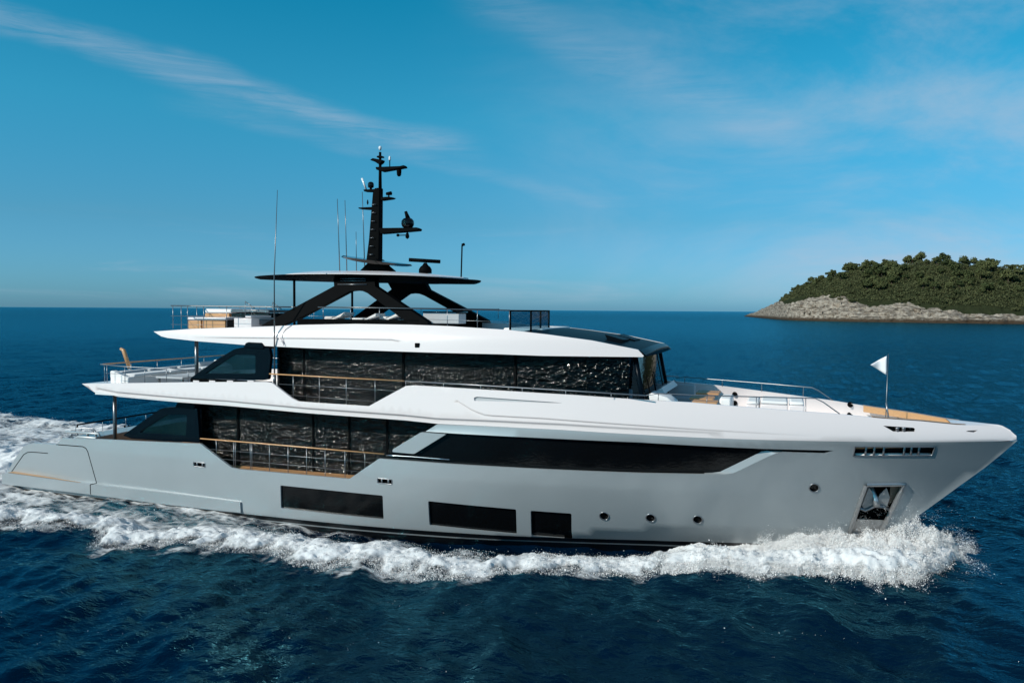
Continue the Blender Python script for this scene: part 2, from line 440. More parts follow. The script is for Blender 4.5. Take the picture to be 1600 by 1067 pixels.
# ------------------------------------------------------------------ numeric noise and the sea surface
def vnoise(x, y, seed):
    r = np.random.default_rng(seed).random((256, 256)); xi = np.floor(x).astype(int); yi = np.floor(y).astype(int)
    fx = x-xi; fy = y-yi; fx = fx*fx*(3-2*fx); fy = fy*fy*(3-2*fy); a = lambda i, j: r[(xi+i) & 255, (yi+j) & 255]
    return (a(0, 0)*(1-fx)+a(1, 0)*fx)*(1-fy)+(a(0, 1)*(1-fx)+a(1, 1)*fx)*fy
def fbm(x, y, oct=4, seed=0, gain=.5):
    s = 0; am = 1; t = 0
    for i in range(oct): s = s+am*vnoise(x*2**i+17.3*i, y*2**i+9.1*i, seed+i); t += am; am *= gain
    return s/t
def ocean_tile(n, L, lpeak, lmin, wdir, seed, std):
    r = np.random.default_rng(seed); k1 = 2*np.pi*np.fft.fftfreq(n, L/n); KX, KY = np.meshgrid(k1, k1, indexing='ij')
    K = np.hypot(KX, KY); K[0, 0] = 1; kp = 2*np.pi/lpeak
    c = np.abs(KX*math.cos(wdir)+KY*math.sin(wdir))/K
    P = np.exp(-1.25*(kp/K)**2)/K**3.6*(.12+c**2)*np.exp(-(K*lmin/(2*np.pi))**2); P[0, 0] = 0
    h = np.fft.ifft2(np.sqrt(P)*(r.normal(size=(n, n))+1j*r.normal(size=(n, n)))).real
    return h/h.std()*std
TA = ocean_tile(512, 90.0, 9.0, .35, math.radians(200), 3, .068)
TB = ocean_tile(512, 37.0, 3.0, .18, math.radians(235), 5, .034)
def samp(T, L, x, y):
    n = T.shape[0]; u = x/L*n; v = y/L*n; i = np.floor(u).astype(int); j = np.floor(v).astype(int); a = u-i; b = v-j
    g = lambda p, q: T[(i+p) % n, (j+q) % n]
    return (g(0, 0)*(1-a)+g(1, 0)*a)*(1-b)+(g(0, 1)*(1-a)+g(1, 1)*a)*b
OX = [-90, -60, -20, 0, 6, 11.5, 16.3, 17.8, 22.8, 27, 29.7, 33, 34.9, 35.8, 36.5, 37.0, 37.3]
OY = [21, 18, 13.0, 9.6, 8.9, 8.6, 8.3, 8.5, 7.9, 6.0, 5.0, 4.5, 4.1, 3.3, 2.3, 1.2, 0.0]
def outer(x): return np.interp(x, OX, OY)
def sea_h(x, y):
    d = np.hypot(x-CAM[0], y-CAM[1])
    h = samp(TA, 90.0, x, y)*np.interp(d, [200, 900], [1, 0])+samp(TB, 37.0, x*.83-y*.56, x*.56+y*.83)*np.interp(d, [60, 260], [1, 0])
    o = outer(x); q = (np.abs(y)-o)                                   # the diverging bow wave and the trough beside the hull
    am = np.interp(x, [-60, -10, 5, 20, 27, 33, 37, 38.5], [.05, .10, .14, .13, .12, .20, .10, 0])
    h = h+am*np.exp(-((q+1.1)/1.0)**2)-am*.45*np.exp(-((q+3.3)/1.1)**2)-am*.3*np.exp(-((q-1.6)/1.4)**2)
    hd = np.abs(y)-np.interp(x, HX, HW); h = h-np.interp(x, [9, 13, 18, 28, 31.5], [0, .16, .52, .52, .05])*np.exp(-(hd/1.25)**2)*(hd > -2)
    return h
def grid_axis(lo, hi, step, ext, g=1.035):
    c = list(lo) if hi is None else list(np.arange(lo, hi+step/2, step)); a = []; s = step; p = c[-1]
    while p < ext: s *= g; p += s; a.append(p)
    b = []; s = c[1]-c[0]; p = c[0]
    while p > -ext: s *= g; p -= s; b.append(p)
    return np.array(b[::-1]+c+a)
def fastmesh(name, V, F, mat, smooth=True, nper=4):
    me = bpy.data.meshes.new(name); me.vertices.add(len(V)); me.vertices.foreach_set('co', np.asarray(V, np.float32).ravel())
    F = np.asarray(F, np.int32); me.loops.add(F.size); me.loops.foreach_set('vertex_index', F.ravel())
    me.polygons.add(len(F)); me.polygons.foreach_set('loop_start', np.arange(0, F.size, nper, dtype=np.int32))
    me.polygons.foreach_set('use_smooth', np.full(len(F), smooth)); me.update(calc_edges=True); me.validate()
    me.materials.append(mat); o = bpy.data.objects.new(name, me); COL.objects.link(o); return o
def quads(nx, ny):
    i, j = np.meshgrid(np.arange(nx-1), np.arange(ny-1), indexing='ij'); a = (i*ny+j).ravel()
    return np.stack([a, a+ny, a+ny+1, a+1], 1)
def sea_material():
    m, nt, out = newmat('sea_water'); n = NT(nt)
    g = n.n('ShaderNodeNewGeometry'); pos = g.outputs['Position']
    cdn = n.n('ShaderNodeVectorMath', operation='DISTANCE'); n.put(cdn.inputs[0], pos); cdn.inputs[1].default_value = tuple(CAM)
    d = cdn.outputs['Value']
    big = n.noise(n.mapping(pos, (.012, .03, 1)), 1.0, 4, .6)
    df = n.n('ShaderNodeBsdfDiffuse'); gl = n.n('ShaderNodeBsdfGlossy'); fr = n.n('ShaderNodeFresnel'); fr.inputs[0].default_value = 1.333
    n.put(df.inputs[0], n.mix(big, (.0002, .0050, .0165, 1), (.0003, .0082, .0235, 1)))
    gl.inputs[0].default_value = (.14, .53, .67, 1)                                          # the water takes the red out of what it mirrors
    n.put(gl.inputs['Roughness'], n.m('ADD', .10, n.m('MULTIPLY', n.ss(d, 28.0, 52.0), .06)))
    n1 = n.noise(n.mapping(pos, (1.0, 1.5, 1), rot=(0, 0, .5)), 1.9, 4, .58, .3)
    n2 = n.noise(n.mapping(pos, (.16, .34, 1), rot=(0, 0, .3)), 1.0, 6, .62)
    n3 = n.noise(n.mapping(pos, (.03, .06, 1)), 1.0, 6, .65)
    h = n.m('ADD', n.m('MULTIPLY', n1, n.m('MULTIPLY', n.m('ADD', .075, n.m('MULTIPLY', n.ss(d, 27.0, 42.0), .11)), n.m('SUBTRACT', 1.0, n.m('MULTIPLY', n.ss(d, 90.0, 300.0), .75)))),
            n.m('ADD', n.m('MULTIPLY', n2, n.m('MULTIPLY', n.ss(d, 50.0, 200.0), .62)), n.m('MULTIPLY', n3, n.m('MULTIPLY', n.ss(d, 200.0, 900.0), 2.0))))
    bp = n.n('ShaderNodeBump'); bp.inputs['Strength'].default_value = 1.0; bp.inputs['Distance'].default_value = 1.0
    n.put(bp.inputs['Height'], h)
    for q in (df, gl, fr): n.put(q.inputs['Normal'], bp.outputs[0])
    mx = n.n('ShaderNodeMixShader'); n.put(mx.inputs[0], fr.outputs[0]); n.put(mx.inputs[1], df.outputs[0]); n.put(mx.inputs[2], gl.outputs[0])
    nt.links.new(mx.outputs[0], out.inputs[0]); return m
def build_sea():
    ax = grid_axis(np.concatenate([np.arange(-34, -4, .24), np.arange(-4, 46, .14)]), None, .14, 42000); ay = grid_axis(np.concatenate([np.arange(-64, -18, .24), np.arange(-18, 6, .14)]), None, .14, 42000)
    Xg, Yg = np.meshgrid(ax, ay, indexing='ij'); Zg = sea_h(Xg, Yg)
    o = fastmesh('sea', np.stack([Xg, Yg, Zg], 2).reshape(-1, 3), quads(len(ax), len(ay)), sea_material())
    o['kind'] = 'structure'
build_sea()

# ------------------------------------------------------------------ the yacht: parts
Yt = thing('motor_yacht', 'long silver and white motor yacht with black glass and a black mast under way', 'yacht', (19.0, 0, 0))

WB = [(145, 612.5), (182, 620), (280, 629), (350, 634), (480, 646), (630, 657), (682, 662.5), (775, 666.5), (875, 671.5), (1000, 679), (1100, 684), (1200, 687.3), (1300, 689.3), (1375, 690.3), (1450, 690.5), (1550, 689.8), (1582, 689)]
wb_xz = tr(WB, hb); WBX = [p[0] for p in wb_xz]; WBZ = [p[1] for p in wb_xz]
def zwb(x): return lerp(x, WBX, WBZ)

# hull skin, with every opening cut through it
top = tr([(12, 737), (20, 722), (36, 698), (43, 694), (52, 692), (88, 694), (97, 684.5), (155, 686), (313, 693), (362, 730.5), (375, 733), (546, 748), (592, 716.3), (700, 724.3), (850, 732.8), (1000, 738.8), (1106, 740.6),
          (1132, 740.6), (1146, 738.8), (1158, 733.5), (1205, 711), (1213, 708), (1225, 706), (1288, 707.8), (1303, 703.8), (1190, 701), (1000, 691), (850, 684.3), (717, 677.5), (665, 674), (682.5, 663)], hb)
i0 = next(i for i, x in enumerate(WBX) if x > top[-1][0]+.1)
hull_top = top+[(WBX[i], WBZ[i]-.004) for i in range(i0, len(WBX))]
stem = [(xs(z), z) for z in (3.78, 3.3, 2.86, 2.5, 2.22, 1.7, 1.2, .58, 0, -.6, -1.1)]
hull_loop = hull_top+stem+[(x, -1.1) for x in range(32, 1, -2)]+[(.9, -1.1), (.9, .3)]
win_px = [[(438, 758), (598, 774), (599.5, 811), (439, 793.5)], [(669, 782.5), (806.5, 795.5), (807.5, 834), (671, 820)], [(829, 797.5), (893, 802), (894.5, 841), (830, 836.5)]]
wins = [rounded(tr(w_, hb), .06) for w_ in win_px]
ports = []
for u, v in ((944, 806), (1016.5, 809), (1090, 811.5), (1272, 762)):
    c = at_surf(u, v, hb); ports.append([(c[0]+.15*math.cos(t), c[2]+.15*math.sin(t)) for t in np.linspace(0, 2*math.pi, 17)[:-1]])
fair = [tr(q, hb) for q in ([(302.5, 721.3), (320.5, 723.3), (320.5, 730), (302.5, 728)], [(590, 746.7), (612.5, 749), (612.5, 756.5), (590, 754.2)])]
bowp = tr([(1336, 697.5), (1461, 698), (1456, 711.5), (1333, 712)], hb)
anch = tr([(1353, 757), (1413, 756), (1384, 815), (1372, 838), (1326, 834)], hb)
fair = [rounded(q, .03, 2) for q in fair]
mb = MB().add(*panel(hull_loop, hb, holes=wins+ports+fair+[bowp, anch], th=.10, gx=.4, gz=.22))
hull = mb.build('hull_side', 'hull_silver', Yt)
hull_far = MB().add(*panel(hull_loop, hb, th=.10, gx=.4, gz=.25, side=1)).build('hull_side', 'hull_silver', Yt)
# chamfer under the forward end of the long side window
ci = tr([(1100, 739.8), (1113, 739.4), (1124.5, 738), (1135, 733), (1165, 718.5), (1190, 706.3), (1198, 704.9), (1224, 705.8)], hb)
co = tr([(1100, 740.6), (1132, 740.6), (1146, 738.8), (1158, 733.5), (1186, 720), (1205, 711), (1213, 708), (1225, 706)], hb)
mb = MB()
for s in (-1, 1):
    v = [(x, s*hb(x, z), z) for x, z in co]+[(x, s*(hb(x, z)-.13), z) for x, z in ci]; n = len(co)
    mb = MB(); mb.add(v, [((i, i+1, i+1+n, i+n) if s < 0 else (i+n, i+1+n, i+1, i)) for i in range(n-1)])
    mb.build('window_chamfer', 'hull_silver', hull if s < 0 else hull_far)
for q in wins:
    c = np.mean(q, axis=0); big = [tuple(c+(np.array(p)-c)*1.03) for p in q]
    pan('hull_window', 'black_gloss', Yt, big, hb, th=.03, inset=.075)
for q in ports:
    c = np.mean(q, axis=0); o = pan('porthole', 'black_gloss', Yt, [tuple(c+(np.array(p)-c)*1.05) for p in q], hb, th=.02, inset=.085, gx=.2, gz=.2)
    mb = MB(); pts = [(p[0], -(hb(*p)+.004), p[1]) for p in q]; pts.append(pts[0]); mb.tube(pts, .018, 6, cap=False); mb.build('porthole_ring', 'steel', o)
for q in fair:
    c = np.mean(q, axis=0); o = pan('fairlead', 'black_satin', Yt, [tuple(c+(np.array(p)-c)*1.05) for p in q], hb, th=.02, inset=.09)
    mb = MB(); pts = [(p[0], -(hb(*p)+.004), p[1]) for p in q]; pts.append(pts[0]); mb.tube(pts, .016, 6, cap=False)
    for k in (-.13, .13): mb.tube([(c[0]+k, -hb(c[0], c[1])+.03, c[1]-.1), (c[0]+k, -hb(c[0], c[1])+.03, c[1]+.1)], .03, 8)
    mb.build('roller_frame', 'steel', o)
# mooring opening in the bow, with rollers
o = pan('mooring_port', 'navy_gloss', Yt, [(p[0]+dx, p[1]+dz) for p, dx, dz in zip(bowp, (-.1, .1, .1, -.1), (.1, .1, -.1, -.1))], hb, th=.02, inset=.22)
mb = MB(); pts = [(p[0], -(hb(*p)+.002), p[1]) for p in split(bowp, .3)]; pts.append(pts[0]); mb.tube(pts, .022, 6, cap=False); mb.build('port_rim', 'steel', o)
mb = MB()
for u in (1353, 1366, 1381, 1413, 1424, 1436): 
    a, b = at_surf(u+1, 698, hb), at_surf(u-1, 713, hb); mb = MB(); mb.tube([a+[0, .06, .03], b+[0, .06, -.03]], .035, 8); mb.build('mooring_roller', 'steel', o)
mb = MB(); a, b = at_surf(1336, 712, hb), at_surf(1455, 711.6, hb); mb.tube([a+[0, .1, 0], b+[0, .1, 0]], .07, 8); mb.build('port_sill', 'white_gelcoat', o)
mb = MB(); a, b = at_surf(1337, 700, hb), at_surf(1410, 699, hb); mb.tube([a+[0, .14, 0], b+[0, .14, 0]], .04, 8); mb.build('port_trim', 'teak_trim', o)
# anchor pocket and anchor
c = np.mean(anch, axis=0)
pk = pan('anchor_pocket', 'black_satin', Yt, [tuple(c+(np.array(p)-c)*1.1) for p in anch], hb, th=.02, inset=.30)
mb = MB(); pts = [(p[0], -(hb(*p)+.006), p[1]) for p in split(anch, .3)]; pts.append(pts[0]); mb.tube(pts, .075, 6, cap=False); mb.build('pocket_frame', 'chrome_grey', pk)
pan('pocket_apron', 'chrome_grey', pk, tr([(1340, 811), (1384, 813), (1370, 838), (1327, 834)], hb), hb, th=.03, inset=.03)
A = lambda u, v: tuple(at_surf(u, v, hb)[[0, 2]])
an = pan('anchor', 'anchor_grey', Yt, [A(1358, 762), A(1365, 772), A(1369, 785), A(1376, 772), A(1386, 763), A(1391, 778), A(1386, 795), A(1370, 791), A(1351, 798), A(1347, 790)], hb, th=.10, inset=.08, gx=.2, gz=.2)
mb = MB(); p = at_surf(1369, 785, hb)
mb.tube([p+[-.25, -.02, .75], p+[-.02, -.02, .1], p+[.02, -.05, -.12]], [.06, .09, .11], 8); mb.build('shank', 'chrome_grey', an)
mb = MB(); pts = [at_surf(*q, hb)+[0, .05, 0] for q in ((1343, 794), (1352, 798), (1367, 791), (1380, 792), (1388, 796))]; mb.tube(pts, .05, 8); mb.build('crown_bar', 'steel', an)
pan('rust_patch', 'rust_stain', pk, [A(1392, 762), A(1408, 761), A(1396, 785), A(1390, 790)], hb, th=.02, inset=.16)
# side band (spray rail) from the swim platform forward, teak ledge, seams
def band(x, z): return hb(x, z)+lerp(x, [0, 3, 9, 12.4], [.30, .20, .11, .07])
bl = tr([(3, 741), (12, 738.5), (150, 757.5), (260, 770), (375, 784.5), (376, 801), (260, 788), (141, 772.5), (12, 757), (3, 755)], band)
pan('spray_rail', 'hull_silver', Yt, bl, band, sides=(-1, 1), th=.36)
mb = MB()
for s in (-1, 1):
    l = split(tr([(12, 738.5), (60, 745), (125, 754)], band), .4, False)
    v = []
    for k, (x, z) in enumerate(l):
        wd = lerp(k, [0, len(l)-1], [.34, .05]); v += [(x, s*band(x, z), z+.012), (x, s*(band(x, z)-wd), z+.012)]
    mb.add(v, [((2*i, 2*i+2, 2*i+3, 2*i+1) if s < 0 else (2*i+1, 2*i+3, 2*i+2, 2*i)) for i in range(len(l)-1)])
    mb.build('teak_step', 'teak_trim', Yt); mb = MB()
for px_, f_, wd_ in (([(88, 694.3), (129, 697.5), (134, 700), (137, 705), (151, 754.5)], hb, .035), ([(18, 737), (37, 710), (43, 706.5), (50, 706), (75, 708)], hb, .03), ([(151, 754.5), (141, 756.8)], band, .03), ([(141, 757), (141.5, 772)], band, .035)):
    ribbon(MB(), tr(px_, f_), f_, wd_).build('panel_seam', 'black_satin', hull)
mb = MB(); xs_ = np.linspace(-.1, 4.6, 12); slab(mb, xs_, lambda x: 3.75*(1-.05*((4-x)/4)**2), lambda x: .70, lambda x: .30); mb.build('swim_platform', 'hull_silver', Yt, bevel=.03)
mb = MB(); slab(mb, np.linspace(-.02, 3.0, 6), lambda x: 3.3, lambda x: .715, lambda x: .69); mb.build('platform_teak', 'teak', Yt)
mb = MB(); mb.prism([(3.0, .5), (3.3, 2.1), (4.0, 2.45), (5.0, 2.45), (5.0, .5)], -3.6, 3.6); mb.build('transom', 'hull_silver', Yt, bevel=.04)
mb = MB(); mb.box(1.0, 18.5, -3.0, 3.0, -.9, .30); mb.build('hull_bottom', 'black_satin', Yt)

# decks
mb = MB(); slab(mb, np.linspace(4.6, 21, 20), lambda x: hb(x, 1.6)-.11, lambda x: 1.66, lambda x: 1.45); mb.build('main_deck', 'teak', Yt)
def uz(x): return lerp(x, [4.6, 20, 30, 38], [4.28, 4.22, 4.10, 3.98])
mb = MB(); slab(mb, np.linspace(5.4, 37.2, 50), lambda x: max(hb(x, 4.2)-.09, .05), uz, lambda x: zwb(x)+.05); mb.build('upper_deck', 'white_deck', Yt)
# white bulwark band around the upper deck, with its shadow groove, shoulder crease and gill
crease = tr([(690, 602), (716, 628), (740, 643), (760, 650), (850, 655), (1000, 666), (1250, 681)], hb)
CRX = [p[0] for p in crease]; CRZ = [p[1] for p in crease]
def fB(x, z):
    d = z-(zwb(x)+.17); r = hb(x, z)
    if x < 30: r -= (.10*(1-sm01((d+.05)/.10)))*lerp(x, [20, 30], [1, .25])
    if x > CRX[0]: 
        c = z-lerp(x, CRX, CRZ); r += .045*sm01(c/.05)*lerp(x, [CRX[0], CRX[0]+.3, 28, 33], [0, 1, .8, 0])
    return max(r, 0.0)
WTOP = [(1585, 677), (1574, 670), (1560, 666), (1530, 664.5), (1495, 663.5), (1440, 658), (1377, 653.5), (1312, 647), (1257, 643), (1180, 637), (1080, 628.5), (1017, 625), (900, 617), (800, 611), (700, 605), (646, 602), (634, 603), (576, 634.5), (500, 629.5), (466, 627), (456, 622), (425, 598), (415, 596.5), (300, 597), (200, 598.5), (128, 599.5)]
wt_xz = tr(WTOP, lambda x, z: hb(x, z))
nose = [(38.86, 3.80), (38.86, 3.92), (38.72, 4.04)]
wloop = wt_xz[::-1]+[]
wloop = wb_xz[:-1]+[(38.72, 3.78)]+nose+wt_xz
ln = [[(x, zwb(x)+.17+k) for x in np.arange(5.6, 30, .4)] for k in (-.05, -.025, 0, .025, .05)]
ln += [[(x, lerp(x, CRX, CRZ)+k) for x in np.arange(CRX[1], 33, .25)] for k in (-.06, -.02, 0, .025, .05, .075, .12)]
ln += [[(x, z) for x in np.arange(35.6, xs(z)-.12, .12)] for z in (3.86, 3.93, 4.0, 4.07, 4.14)]
gill = rounded(tr([(741, 621), (746, 619.5), (865, 628), (880, 629.5), (742, 626)], hb), .03, 2)
cleat = tr([(1380, 665), (1427, 668), (1430, 670), (1429, 674.5), (1396, 674.2)], hb)
slot = tr([(1509, 674), (1513, 672.6), (1528, 672), (1522, 675.5)], hb)
bul = MB().add(*panel(wloop, fB, holes=[gill, cleat, slot], lines=ln, th=.09, gx=.35, gz=.16)).build('upper_bulwark', 'white_gelcoat', Yt)
# port side has a fairlead opening under the teak rail near the bow
phole = tr([(1424, 655), (1494, 661), (1494, 668), (1420, 668)], hb, 1)
MB().add(*panel(wloop, fB, holes=[phole], lines=ln, th=.09, gx=.35, gz=.2, side=1)).build('upper_bulwark', 'white_gelcoat', Yt)
for nm, q, mt, ins in (('gill_recess', gill, 'cushion_grey', .05), ('bow_cleat_recess', cleat, 'black_satin', .085), ('bow_slot', slot, 'dark_steel', .05)):
    c = np.mean(q, axis=0); o = pan(nm, mt, Yt, [tuple(c+(np.array(p)-c)*1.04) for p in q], fB, th=.02, inset=ins, gx=.3)
    if nm == 'bow_cleat_recess':
        mb = MB()
        for u in (1402, 1412): p = at_surf(u, 671.5, fB); mb.lathe((p[0], p[1]+.02, p[2]-.08), [(.02, 0), (.05, .02), (.05, .12), (.07, .14), (.0, .17)], 10)
        mb.build('cleat', 'steel', o)
# bow cap between both bulwarks
def ztop(x): return lerp(x, [p[0] for p in wt_xz][::-1], [p[1] for p in wt_xz][::-1])
mb = MB(); xx = np.linspace(36.9, 38.7, 16); v = []; f = []
for x in xx:
    z = ztop(min(x, wt_xz[0][0])) if x < 38.4 else lerp(x, [38.4, 38.72], [ztop(38.3), 4.03]); h = max(fB(x, z)-.03, .01)
    for k in range(9):
        t = -1+2*k/8; v.append((x, h*t, z+.05*(1-t*t)-.004))
for i in range(len(xx)-1):
    for k in range(8): f.append((i*9+k, (i+1)*9+k, (i+1)*9+k+1, i*9+k+1))
mb.add(v, f, True); mb.build('bow_cap', 'white_gelcoat', Yt)
# soffit lip under the aft wing and the wing's aft closing face
mb = MB()
aft = [(wb_xz[0][0], wb_xz[0][1]), (wt_xz[-1][0], wt_xz[-1][1]), (5.45, wt_xz[-1][1]+.0)]
h0 = hb(5.0, 4.6)-.02
mb.add([(aft[1][0], -h0, aft[1][1]), (aft[1][0], h0, aft[1][1]), (aft[0][0], h0, aft[0][1]), (aft[0][0], -h0, aft[0][1]), (6.2, -h0, 4.72), (6.2, h0, 4.72), (6.2, h0, 4.3), (6.2, -h0, 4.3)],
       [(0, 1, 2, 3), (0, 4, 5, 1), (3, 2, 6, 7)]); mb.build('wing_edge', 'white_gelcoat', Yt)

# teak faced bow rail on the port side, standing over an open gap
def inn(x, z): return hb(x, z)-.12
TB_ = tr([(1345, 629.8), (1372, 633), (1420, 640), (1494, 653), (1494, 660), (1420, 650.5), (1372, 641.5), (1358, 638.5)], inn, 1)
# ------------------------------------------------------------------ main deck house
def g1(x, z): return 3.15
def g2(x, z): return 3.05 if x < 24.5 else 3.05-.035*(x-24.5)**2
x0m = at_y(312, 637, -3.15)[0]
gm = pan('saloon_glass', 'tinted_glass', Yt, [(x0m, 1.66), (25.5, 1.66), (25.5, 4.12), (x0m, 4.12)], g1, sides=(-1, 1), th=.03, gx=2, gz=1)
for u in (372, 489, 545, 605):
    x = at_y(u, 700, -3.16)[0]; mb = MB(); mb.box(x-.035, x+.035, -3.175, -3.10, 1.66, 4.1); mb.build('mullion', 'black_satin', gm)
mb = MB(); mb.box(x0m+.3, 25.3, -2.2, 2.2, 1.67, 1.72); mb.build('saloon_floor', 'dark_interior', Yt)
mb = MB(); mb.box(x0m+.2, 25.2, -.6, .6, 1.73, 4.0); mb.build('saloon_core', 'dark_interior', Yt)
mb = MB(); mb.box(x0m+.05, x0m+.15, -3.1, 3.1, 1.7, 4.0); mb.build('saloon_bulkhead', 'dark_interior', Yt)
def curtain(mb, x0, x1, y, z0, z1):
    n = int((x1-x0)/.05)+1; v = []; 
    for i in range(n+1):
        x = x0+(x1-x0)*i/n; yy = y+.035*math.sin(i*1.7)
        v += [(x, yy, z0), (x, yy, z1)]
    mb.add(v, [(2*i, 2*i+2, 2*i+3, 2*i+1) for i in range(n)], True)
for u0, u1 in ((404, 426), (494, 509), (596, 610)):
    mb = MB(); curtain(mb, at_y(u0, 690, -3.0)[0], at_y(u1, 690, -3.0)[0], -2.98, 1.75, 3.95); mb.build('saloon_curtain', 'curtain', Yt)
# long forward window set in the hull side
def gh(x, z): return hb(x, z)-.135
lw = tr([(612, 707), (662, 672), (700, 674), (1000, 688), (1190, 698), (1310, 702), (1300, 710), (1200, 709), (1150, 742), (1090, 743.5), (1000, 742.5), (850, 736), (700, 728), (590, 720)], gh)
lwin = pan('side_window', 'black_gloss', Yt, lw, gh, sides=(-1, 1), th=.02, gx=.5, gz=.3)
wedge = rounded(tr([(657.5, 675.3), (697, 678.2), (647, 709), (613, 706), (613.5, 702)], hb), .05, 3)
pan('diagonal_brace', 'hull_silver', Yt, wedge, hb, sides=(-1, 1), th=.12, gx=.3)
mb = MB(); mb.tube([(x, -(hb(x, z)-.02), z) for x, z in split(tr([(603, 711), (640, 713.2), (702, 718)], hb), .4, False)], .02, 6); mb.build('window_ledge', 'ledge_gleam', lwin)  # gleam of the glossy black ledge, put in as a pale metal tube
for s in (-1, 1):
    q = tr([(597, 718), (612, 707), (662, 672)], gh); v = []
    for x, z in q: v += [(x, s*gh(x, z), z), (x+.2, s*3.16, z)]
    mb = MB(); mb.add(v, [(0, 1, 3, 2), (2, 3, 5, 4)]); mb.build('side_return', 'black_gloss', lwin)

# ------------------------------------------------------------------ upper deck house
x0u = at_y(433, 560, -3.05)[0]; x1u = at_surf(983, 580, g2)[0]; zr = 6.42
gu = pan('wheelhouse_glass', 'tinted_glass', Yt, [(x0u, 4.25), (x1u, 4.25), (x1u, zr), (x0u, zr)], g2, sides=(-1, 1), th=.03, gx=1.0, gz=1.0)
for u in (475, 630, 805):
    x = at_y(u, 580, -3.06)[0]; mb = MB(); mb.box(x-.04, x+.04, -3.075, -3.0, 4.25, zr); mb.build('mullion', 'black_satin', gu)
mb = MB(); mb.box(x0u+.25, 25.4, -.6, .6, 4.24, 6.35); mb.build('wheelhouse_core', 'dark_interior', Yt)
mb = MB(); mb.box(x0u+.05, x0u+.12, -3, 3, 4.24, 6.35); mb.build('cabin_bulkhead', 'dark_interior', Yt)
mb = MB(); mb.box(25.5, 25.6, -2.9, 2.9, 4.24, 6.35); mb.build('cabin_bulkhead', 'dark_interior', Yt)
mb = MB()
for u0, u1 in ((484, 506),): curtain(mb, at_y(u0, 580, -2.9)[0], at_y(u1, 580, -2.9)[0], -2.88, 4.3, 6.3)
mb.build('cabin_curtain', 'curtain', Yt)
a, b = at_y(748, 586, -3.0), at_y(777, 601, -3.0)
mb = MB(); mb.box(a[0], b[0], -2.95, -2.92, b[2], a[2]); mb.build('window_blind', 'cushion_grey', gu)
# raked windscreen: side lights, pillar and curved front
ysd = g2(x1u, 5)
def arc(t, x0, y0, bulge): return (x0+bulge*(1-t*t), y0*t)
mb = MB(); nb = 12; v = []; fc = []
for i in range(nb+1):
    t = -1+2*i/nb; bx_, by_ = arc(t, x1u+.55, ysd-.15, .14); v += [(bx_, by_, 4.30), (bx_-.42, by_*.97, zr)]
fc = [(2*i, 2*i+2, 2*i+3, 2*i+1) for i in range(nb)]
mb.add(v, fc, True); ws = mb.build('windscreen', 'smoke_glass', Yt)
for s in (-1, 1): mb = MB(); mb.add([(x1u, s*ysd, 4.3), (x1u+.55, s*(ysd-.15), 4.3), (x1u+.13, s*(ysd-.15)*.97, zr), (x1u, s*ysd, zr)], [(0, 1, 2, 3) if s < 0 else (3, 2, 1, 0)]); mb.build('side_light', 'smoke_glass', ws)
for s in (-1, 1): mb = MB(); mb.tube([(x1u+.55, s*(ysd-.15), 4.25), (x1u+.13, s*(ysd-.15)*.97, zr)], .09, 8); mb.build('windscreen_pillar', 'navy_gloss', ws)
for t in (.45,): bx_, by_ = arc(t, x1u+.55, ysd-.15, .14); mb = MB(); mb.tube([(bx_, by_, 4.25), (bx_-.42, by_*.97, zr)], .025, 8); mb.build('windscreen_pillar', 'navy_gloss', ws)
mb = MB(); v = []
for i in range(nb+1):
    t = -1+2*i/nb; bx_, by_ = arc(t, x1u+.55, ysd-.15, .14); v += [(bx_+.05, by_*1.02, 4.05), (bx_+.02, by_, 4.45)]
mb.add(v, [(2*i, 2*i+2, 2*i+3, 2*i+1) for i in range(nb)], True); mb.build('windscreen_base', 'black_satin', ws)
for t in (-.86, -.55, .3):
    bx_, by_ = arc(t, x1u+.6, ysd-.15, .16); mb = MB(); mb.tube([(bx_+.08, by_, 4.4), (bx_+.06, by_-.1, 4.75), (bx_-.12, by_-.25, 5.65)], [.045, .03, .022], 6); mb.build('wiper', 'black_satin', ws)
mb = MB(); mb.box(x1u-.9, x1u+.15, -1.9, 1.9, 4.25, 4.95); mb.build('helm_console', 'black_satin', Yt, bevel=.05)
mb = MB(); mb.box(x1u-.5, x1u+.0, -2.6, -2.1, 4.3, 5.15); mb.build('helm_seat', 'cushion_grey', Yt, bevel=.06)

# ------------------------------------------------------------------ roof band and sun deck
rx0 = at_y(240, 518, -3.6)[0]
def fR0(x): 
    r = 3.72 if x < 20 else 3.72-.0145*(x-20)**2
    return r-(.25*((11-x)/3.5)**2 if x < 11 else 0)
RB = [(252, 525.5), (262, 528), (307, 533), (382, 539), (430, 541.5), (480, 544), (630, 549.5), (780, 553.5), (850, 556), (1004, 557.8)]
def fR(x, z): 
    r = fR0(x)-.16*(z-6.4)-.45*soft(z-6.85, .12)
    return max(r, .1)
RT_ = [(997, 546.5), (985, 544), (925, 532), (855, 522.5), (795, 515.5), (700, 509.5), (640, 507.3), (555, 506), (470, 507.5), (420, 510), (300, 513.8), (240, 518)]
rloop = tr(RB, fR)+tr([(1006, 556)], fR)+tr(RT_, fR)
rb_xz = tr(RB, fR); rt_xz = tr(RT_, fR)
def zrb(x): return lerp(x, [p[0] for p in rb_xz], [p[1] for p in rb_xz])
def zrt(x): return lerp(x, [p[0] for p in rt_xz][::-1], [p[1] for p in rt_xz][::-1])
rc = tr([(300, 526), (430, 527.5), (545, 528.5), (617, 530), (630, 535), (644, 548)], fR); RCX = [p[0] for p in rc]; RCZ = [p[1] for p in rc]
